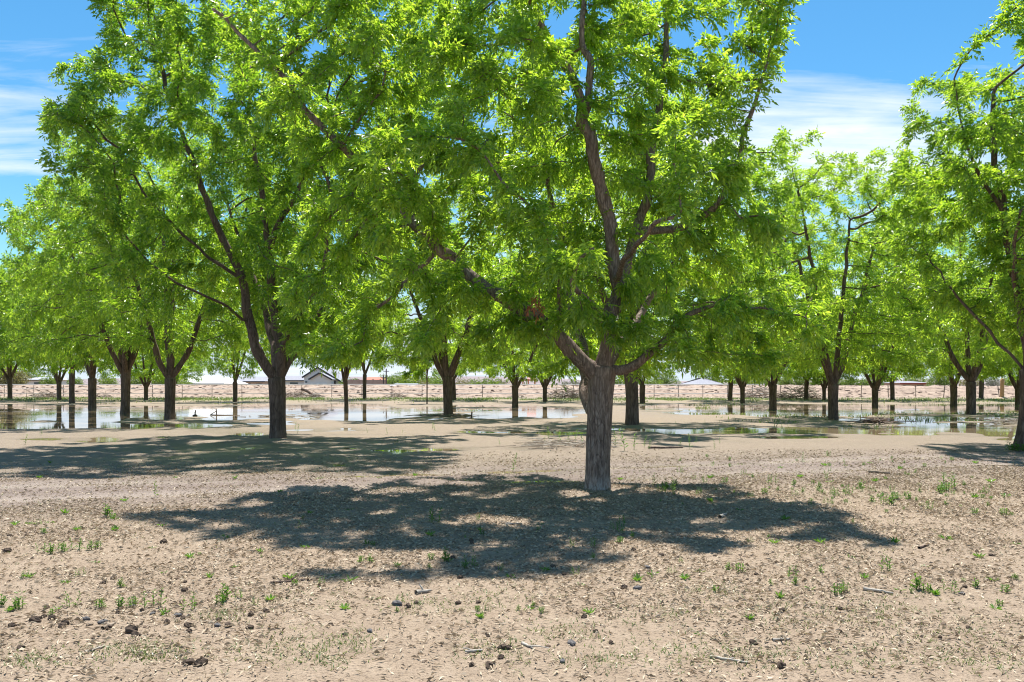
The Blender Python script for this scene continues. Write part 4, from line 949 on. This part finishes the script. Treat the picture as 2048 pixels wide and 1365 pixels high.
up_ = [(310,1002,36),(1308,978,34),(1025,945,34),(1250,905,50),(1268,902,44),(1232,898,34),(1288,898,26),(1298,902,28),(1098,885,26),(1120,890,30),(1135,893,36),(1150,888,24),(1165,893,30),(1090,892,22),(1380,900,28),(1360,895,22),(1392,888,18),(1430,902,18),(1440,890,14),(1690,938,24),(1605,930,20),(50,892,22),(82,872,18),(590,862,16),(595,868,20),(865,860,18),(870,866,16),(735,868,10),(805,868,10),(775,870,12),(1000,892,14),(795,887,14),(1990,840,18),(2005,842,20),(1975,842,16),(2016,838,18),(1440,850,8),(1410,846,8),(1350,852,8),(945,843,10),(997,842,9),(1120,850-8,8),(1100,968,12),(410,925,12),(20,860,8),(600,1065,18),(1860,880,10),(1840,850,8),(1890,845,9),(1780,870,9)]
for i, (x, y, h_) in enumerate(up_): weed('weed_stalk', W_UP[i % 3], x, y, h_*1.0, .36, *UPL)
# shoots at the foot of the leaning tree
X, Y = gp(2030, 905); o = thing('basal_shoots', 'cluster of fresh green shoots at the foot of the leaning trunk', 'shoots', (X, Y-.15, gz(X, Y)))
for k_ in range(5):
    c_ = link('shoot', W_MUL[k_ % 3][0], o, (R.uniform(-.25, .15), R.uniform(-.2, .1), 0)); c_.scale = (1.3,)*3; c_.rotation_euler = (0, 0, R.uniform(0, 6))
# dead leaf cluster hanging in the big tree
g = np.random.default_rng(5); c0 = pw(1075, 590, 9.2); P = c0 + g.normal(size=(9, 3))*np.array([.05, .05, .09]); D = g.normal(size=(9, 3))*.3 + [0, 0, -1]
V, Tt = leaves(P, D, g, 3, .10, .065, .02)
o = thing('dead_leaf_spray', 'rust brown dead leaf spray hanging in the large tree', 'dead leaves', tuple(c0))
tag(link('dead_leaves', mesh_np('dead_leaves', V - c0, Tt, M['deadleaf']), o), kind='stuff')
mb = MB(); mb.tube([(0, 0.02, -.25), (.03, .05, .1), (.08, .25, .55)], [.004, .006, .009], 5); mb.obj('twig', M['limb'], o)

# ------------------------------------------------------------------ beyond the bank: shrubs, houses
def shrub_mesh(seed, rx, ry, rz_, n, L, mat):
    g = np.random.default_rng(seed); q = g.normal(size=(n, 3)); q /= np.linalg.norm(q, axis=1)[:, None]; q *= (g.random(n)**.4)[:, None]
    q *= (1 + .25*np.sin(q[:, :1]*6+seed)*np.sin(q[:, 2:]*5+q[:, 1:2]*4)); P = q*[rx, ry, rz_] + [0, 0, rz_*.95]
    P[:, 2] = np.maximum(P[:, 2], .05); D = q*.6 + g.normal(size=(n, 3))*.6
    V, T_ = leaves(P, D, g, 1, L, L*.9, L*.4); fm = mesh_np('foliage', V, T_, M[mat]); sb = MB()
    for i in range(4): a_ = i*1.6; sb.tube([(0, 0, -.3), (.2*rx*math.cos(a_), .2*ry*math.sin(a_), rz_*.5), (.5*rx*math.cos(a_), .5*ry*math.sin(a_), rz_*1.2)], [.08, .06, .03], 5)
    return fm, sb.mesh('stem', M['limb'])
SH = {'g': shrub_mesh(51, 2.4, 2, 1.7, 1100, .34, 'bush'), 'o': shrub_mesh(52, 2.2, 2, 1.6, 1000, .30, 'olive'), 'y': shrub_mesh(53, 1.6, 1.5, 1.2, 700, .26, 'greybush'), 't': shrub_mesh(54, 3.4, 3, 3.2, 1600, .45, 'bush')}
SHL = {'g': 'green shrub growing beyond the dirt bank', 'o': 'dry olive brown shrub growing beyond the dirt bank', 'y': 'silvery grey bush growing beyond the dirt bank', 't': 'round leafy green tree beyond the dirt bank'}
for (px, ytop, Y, k_, hh) in [(15, 725, 103, 'o', 3.2), (-20, 715, 106, 'o', 3.2), (35, 742, 105, 'o', 3.2), (100, 752, 112, 'g', 3.3), (150, 755, 112, 'g', 3.3), (215, 752, 114, 'g', 3.3), (275, 750, 113, 'g', 3.3), (320, 752, 112, 'g', 3.3), (350, 755, 116, 'g', 3.3), (372, 760, 114, 'g', 3.3),
    (785, 752, 150, 'g', 3.3), (800, 748, 165, 't', 6.2), (820, 750, 170, 't', 6.2), (845, 750, 150, 'g', 3.3), (770, 752, 175, 't', 6.2), (868, 752, 160, 't', 6.2), (850, 762, 118, 'o', 3.2), (880, 758, 118, 'g', 3.3), (925, 757, 120, 'o', 3.2), (955, 758, 120, 'g', 3.3), (985, 757, 120, 'g', 3.3), (1005, 760, 121, 'o', 3.2), (1150, 760, 112, 'y', 2.3), (1130, 764, 112, 'y', 2.3),
    (1190, 755, 118, 'g', 3.3), (1240, 752, 118, 'g', 3.3), (1300, 756, 120, 'g', 3.3), (1480, 752, 122, 'g', 3.3), (1520, 750, 122, 'g', 3.3), (1570, 752, 105, 'g', 3.3), (1600, 755, 105, 'g', 3.3), (1635, 754, 106, 'g', 3.3), (1670, 757, 106, 'g', 3.3), (1700, 755, 107, 'g', 3.3), (1730, 758, 107, 'g', 3.3), (1880, 750, 108, 't', 6.2), (1940, 752, 106, 'o', 3.2), (1985, 756, 104, 'y', 2.3), (2030, 748, 106, 'g', 3.3), (1830, 748, 125, 't', 6.2), (1770, 750, 125, 't', 6.2), (2080, 745, 108, 't', 6.2), (700, 757, 150, 'g', 3.3), (60, 735, 140, 't', 6.2), (1420, 740, 150, 't', 6.2), (1330, 742, 150, 't', 6.2)]:
    top = pw(px, ytop, Y); zb = gz(top[0], Y); s_ = max(.5, (top[2] - zb) / hh)
    o = link({'t': 'leafy_tree'}.get(k_, 'shrub'), None, None, (top[0], Y, zb)); o.scale = (s_,)*3; o.rotation_euler = (0, 0, R.uniform(0, 6))
    link('foliage', SH[k_][0], o)['kind'] = 'stuff'; link('trunk' if k_ == 't' else 'stem', SH[k_][1], o); tag(o, SHL[k_], 'tree' if k_ == 't' else 'shrub', {'g': 'green shrubs beyond the bank', 'o': 'olive shrubs beyond the bank', 'y': 'grey bushes beyond the bank', 't': 'trees beyond the bank'}[k_])

def W3(px, py, Y): return pw(px, py, Y)
# gabled house
Yh = 155.0; gb = gz(-38, Yh)
A_ = W3(608, 754, Yh); AP = W3(636, 736, Yh); B_ = W3(689, 768, Yh)
o = thing('gabled_house', 'pale stucco house with dark edged double gable and garage', 'house', (AP[0], Yh, gb)); O = np.array([AP[0], Yh, gb])
mb = MB(); mb.prism([np.array([A_[0], Yh, gb])-O, np.array([B_[0], Yh, gb])-O, B_-O, AP-O, A_-O], (0, 12, 0), None); mb.obj('wall', M['stucco'], o)
def roof_slab(p0, p1, d, th, mat, name, over=.35):
    p0 = np.array(p0, float); p1 = np.array(p1, float); u = p1 - p0; u /= np.linalg.norm(u); nrm = np.array([-u[2], 0, u[0]]) * (1 if u[0] > 0 else -1)
    mb = MB(); q0 = p0 - u*0; q1 = p1 + u*over; yv = np.array([0, -over, 0]); dv = np.array([0, d + 2*over, 0])
    mb.prism([q0 + yv + nrm*.02, q1 + yv + nrm*.02, q1 + yv + nrm*(.02+th), q0 + yv + nrm*(.02+th)], dv, None); ob = mb.obj(name, M[mat], o)
    fb = MB(); yv2 = yv - [0, .08, 0]; fb.prism([q0 + yv2 - nrm*.12, q1 + yv2 - nrm*.12, q1 + yv2 + nrm*(.05+th), q0 + yv2 + nrm*(.05+th)], (0, .06, 0), None); fb.obj('fascia', M['fascia'], ob)
roof_slab(AP-O, A_-O, 12, .14, 'shingle', 'roof'); roof_slab(AP-O, B_-O, 12, .14, 'shingle', 'roof')
A2 = W3(621, 758, Yh-3); P2_ = W3(640, 746.5, Yh-3); B2_ = W3(662, 758.5, Yh-3)
mb = MB(); mb.prism([np.array([A2[0], Yh-3, gb])-O, np.array([B2_[0], Yh-3, gb])-O, B2_-O, P2_-O, A2-O], (0, 3.2, 0), None); mb.obj('garage_wall', M['stucco'], o)
roof_slab(P2_-O, A2-O, 3, .12, 'shingle', 'garage_roof'); roof_slab(P2_-O, B2_-O, 3, .12, 'shingle', 'garage_roof')
dz = W3(640, 766, Yh-3)[2] - gb
mb = MB(); mb.box((-2.0, -3.05, 0), (2.5, -3.0, dz)); dr = mb.obj('garage_door', M['whiteroof'], o)
for k_ in range(3):
    mb = MB(); x0 = -1.5 + k_*1.2; mb.box((x0, -3.08, dz-.50), (x0+.8, -3.055, dz-.22)); mb.obj('pane', M['darkglass'], dr)
for px in (612.5, 670.5):
    c_ = W3(px, 766, Yh) - O; mb = MB(); mb.box((c_[0]-.12, -.3, c_[2]-.25), (c_[0]+.12, -.02, c_[2]+.2)); mb.box((c_[0]-.2, -.36, c_[2]+.2), (c_[0]+.2, -.02, c_[2]+.27)); mb.obj('wall_lamp', M['fascia'], o)
def low_house(name, label, px0, px1, ytop, yeave, Y, wallm, roofm, trim='fascia', hip=.5, dpt=9, wins=(), xtop=None):
    a0 = W3(px0, yeave, Y); a1 = W3(px1, yeave, Y); tz = W3(px0, ytop, Y + dpt/2)[2]; g0 = gz((a0[0]+a1[0])/2, Y); o_ = thing(name, label, 'house', ((a0[0]+a1[0])/2, Y, g0)); w2 = (a1[0]-a0[0])/2; ez = a0[2]-g0; rz_ = tz-g0
    mb = MB(); mb.box((-w2+.4, .4, 0), (w2-.4, dpt-.4, ez)); mb.obj('wall', M[wallm], o_)
    hp = hip; t0 = -w2+hp if xtop is None else W3(xtop[0], ytop, Y+dpt/2)[0]-(a0[0]+a1[0])/2; t1 = w2-hp if xtop is None else W3(xtop[1], ytop, Y+dpt/2)[0]-(a0[0]+a1[0])/2
    mb = MB(); mb.add(np.array([[-w2, 0, ez+.02], [w2, 0, ez+.02], [w2, dpt, ez+.02], [-w2, dpt, ez+.02], [t0, dpt/2, rz_], [t1, dpt/2, rz_]]), [(0, 1, 5, 4), (2, 3, 4, 5), (1, 2, 5), (3, 0, 4), (0, 3, 2, 1)]); rf = mb.obj('roof', M[roofm], o_)
    mb = MB(); mb.box((-w2, -.05, ez-.14), (w2, -.005, ez+.03)); mb.obj('fascia', M[trim], rf)
    for (u, ww) in wins:
        mb = MB(); mb.box((u*w2-ww/2, .34, ez*.45), (u*w2+ww/2, .39, ez*.85)); mb.obj('window', M['darkglass'], o_)
    return o_
low_house('metal_roof_shed', 'low shed with a large bright white metal roof', 365, 448, 752, 767.5, 118, 'stucco', 'whiteroof', hip=.1, dpt=11, xtop=(379, 448))
low_house('stucco_house', 'beige house with grey roof attached beyond the white roofed shed', 443, 530, 754, 763, 132, 'stucco2', 'shingle', hip=1.6, dpt=9, wins=((-.6, 1.2), (.1, 1.6), (.7, 1.0)))
low_house('stucco_house', 'long pale house wing left of the double gable', 540, 612, 752, 761, 160, 'stucco', 'shingle', hip=1.5, dpt=9, wins=((.3, 1.6), (-.4, 1.6)))
low_house('stucco_house', 'pinkish house with red tile roof near the utility poles', 722, 766, 754.5, 761, 168, 'block', 'redroof', hip=.8, dpt=8, wins=((-.4, 1.2), (.5, 1.2)))
low_house('stucco_house', 'grey roofed house with red trim beyond the orchard', 1378, 1456, 756, 771, 125, 'stucco', 'shingle', 'redtrim', hip=3.5, dpt=10, wins=((0, 1.5),))
low_house('stucco_house', 'small pink stucco building beyond the wire fence', 1800, 1862, 763, 766.5, 112, 'block', 'shingle', 'redtrim', hip=1.2, dpt=6, wins=((-.5, .9), (.4, .9)))
low_house('stucco_house', 'pale flat building half hidden behind shrubs and slim trunks', 40, 105, 755, 760, 135, 'stucco', 'greymetal', hip=.5, dpt=8, wins=((0, 1.2),))
# block wall of panels
Yb = 140.; a0 = W3(688, 760, Yb); a1 = W3(775, 762, Yb); g0 = gz(-27, Yb)
o = thing('block_wall', 'pink block garden wall between the gabled house and the poles', 'wall', (a0[0], Yb, g0)); npn = 6; Lw = (a1[0]-a0[0])/npn
for k_ in range(npn):
    mb = MB(); mb.box((k_*Lw+.1, 0, 0), ((k_+1)*Lw-.1, .2, a0[2]-g0)); mb.obj('panel', M['block'], o)
    mb = MB(); mb.box((k_*Lw-.097, -.06, 0), (k_*Lw+.097, .26, a0[2]-g0+.12)); mb.obj('pier', M['block'], o)
for (px, yt, lab) in ((767, 751, 'shorter dark utility pole by the pink wall'), (772.5, 738, 'taller dark utility pole by the pink wall')):
    tp_ = W3(px, yt, 138); g0 = gz(tp_[0], 138); o = thing('utility_pole', lab, 'pole', (tp_[0], 138, g0)); hh = tp_[2]-g0
    mb = MB(); mb.tube([(0, 0, -.2), (0, 0, hh*.5), (0, 0, hh)], [.14, .12, .10], 8); mb.obj('shaft', M['limb'], o, True)
    mb = MB(); mb.box((-.5, -.06, hh-.5), (.5, .06, hh-.38)); mb.obj('crossarm', M['limb'], o)
# long flat metal canopy
a0 = W3(781, 767.5, 112); a1 = W3(831, 767.5, 112); g0 = gz(-16, 112); o = thing('flat_canopy', 'long flat grey metal canopy just above the dirt bank', 'canopy', ((a0[0]+a1[0])/2, 112, g0)); w2 = (a1[0]-a0[0])/2; hz = a0[2]-g0
mb = MB(); mb.add(np.array([[-w2-.2, 0, hz-.30], [w2+.2, 0, hz-.30], [w2-.1, 4, hz], [-w2+.1, 4, hz], [-w2-.2, 0, hz-.45], [w2+.2, 0, hz-.45], [w2-.1, 4, hz-.15], [-w2+.1, 4, hz-.15]]), [(0, 1, 2, 3), (7, 6, 5, 4), (0, 4, 5, 1), (1, 5, 6, 2), (2, 6, 7, 3), (3, 7, 4, 0)]); mb.obj('sheet', M['greymetal'], o)
for sx_ in (-1, 1):
    for yy_ in (.2, 3.8): mb = MB(); mb.box((sx_*(w2-.3)-.06, yy_-.06, 0), (sx_*(w2-.3)+.06, yy_+.06, hz-.40)); mb.obj('leg', M['greymetal'], o)
# orange timber frame
Yp = 118; a0 = W3(1046, 759, Yp); a1 = W3(1070, 759, Yp); g0 = gz(a0[0], Yp); o = thing('play_frame', 'orange timber play frame beyond the dirt bank', 'play frame', ((a0[0]+a1[0])/2, Yp, g0)); w2 = (a1[0]-a0[0])/2; hz = a0[2]-g0
for sx_ in (-1, -.1, 1):
    for yy_ in (0, 1.5): mb = MB(); mb.box((sx_*w2-.09, yy_-.09, 0), (sx_*w2+.09, yy_+.09, hz)); mb.obj('post', M['orange'], o)
for hq in (hz-.12, hz*.62):
    for yy_ in (-.13, 1.37): mb = MB(); mb.box((-w2-.2, yy_, hq-.1), (w2+.2, yy_+.03, hq+.1)); mb.obj('beam', M['orange'], o)
mb = MB(); mb.add(np.array([[-.1*w2-.2, -.3, hz+.02], [w2+.2, -.3, hz+.02], [w2+.2, 1.8, hz+.02], [-.1*w2-.2, 1.8, hz+.02], [-.1*w2-.2, .75, hz+.7], [w2+.2, .75, hz+.7]]), [(0, 1, 5, 4), (2, 3, 4, 5), (1, 2, 5), (3, 0, 4), (0, 3, 2, 1)]); mb.obj('roof', M['redtrim'], o)
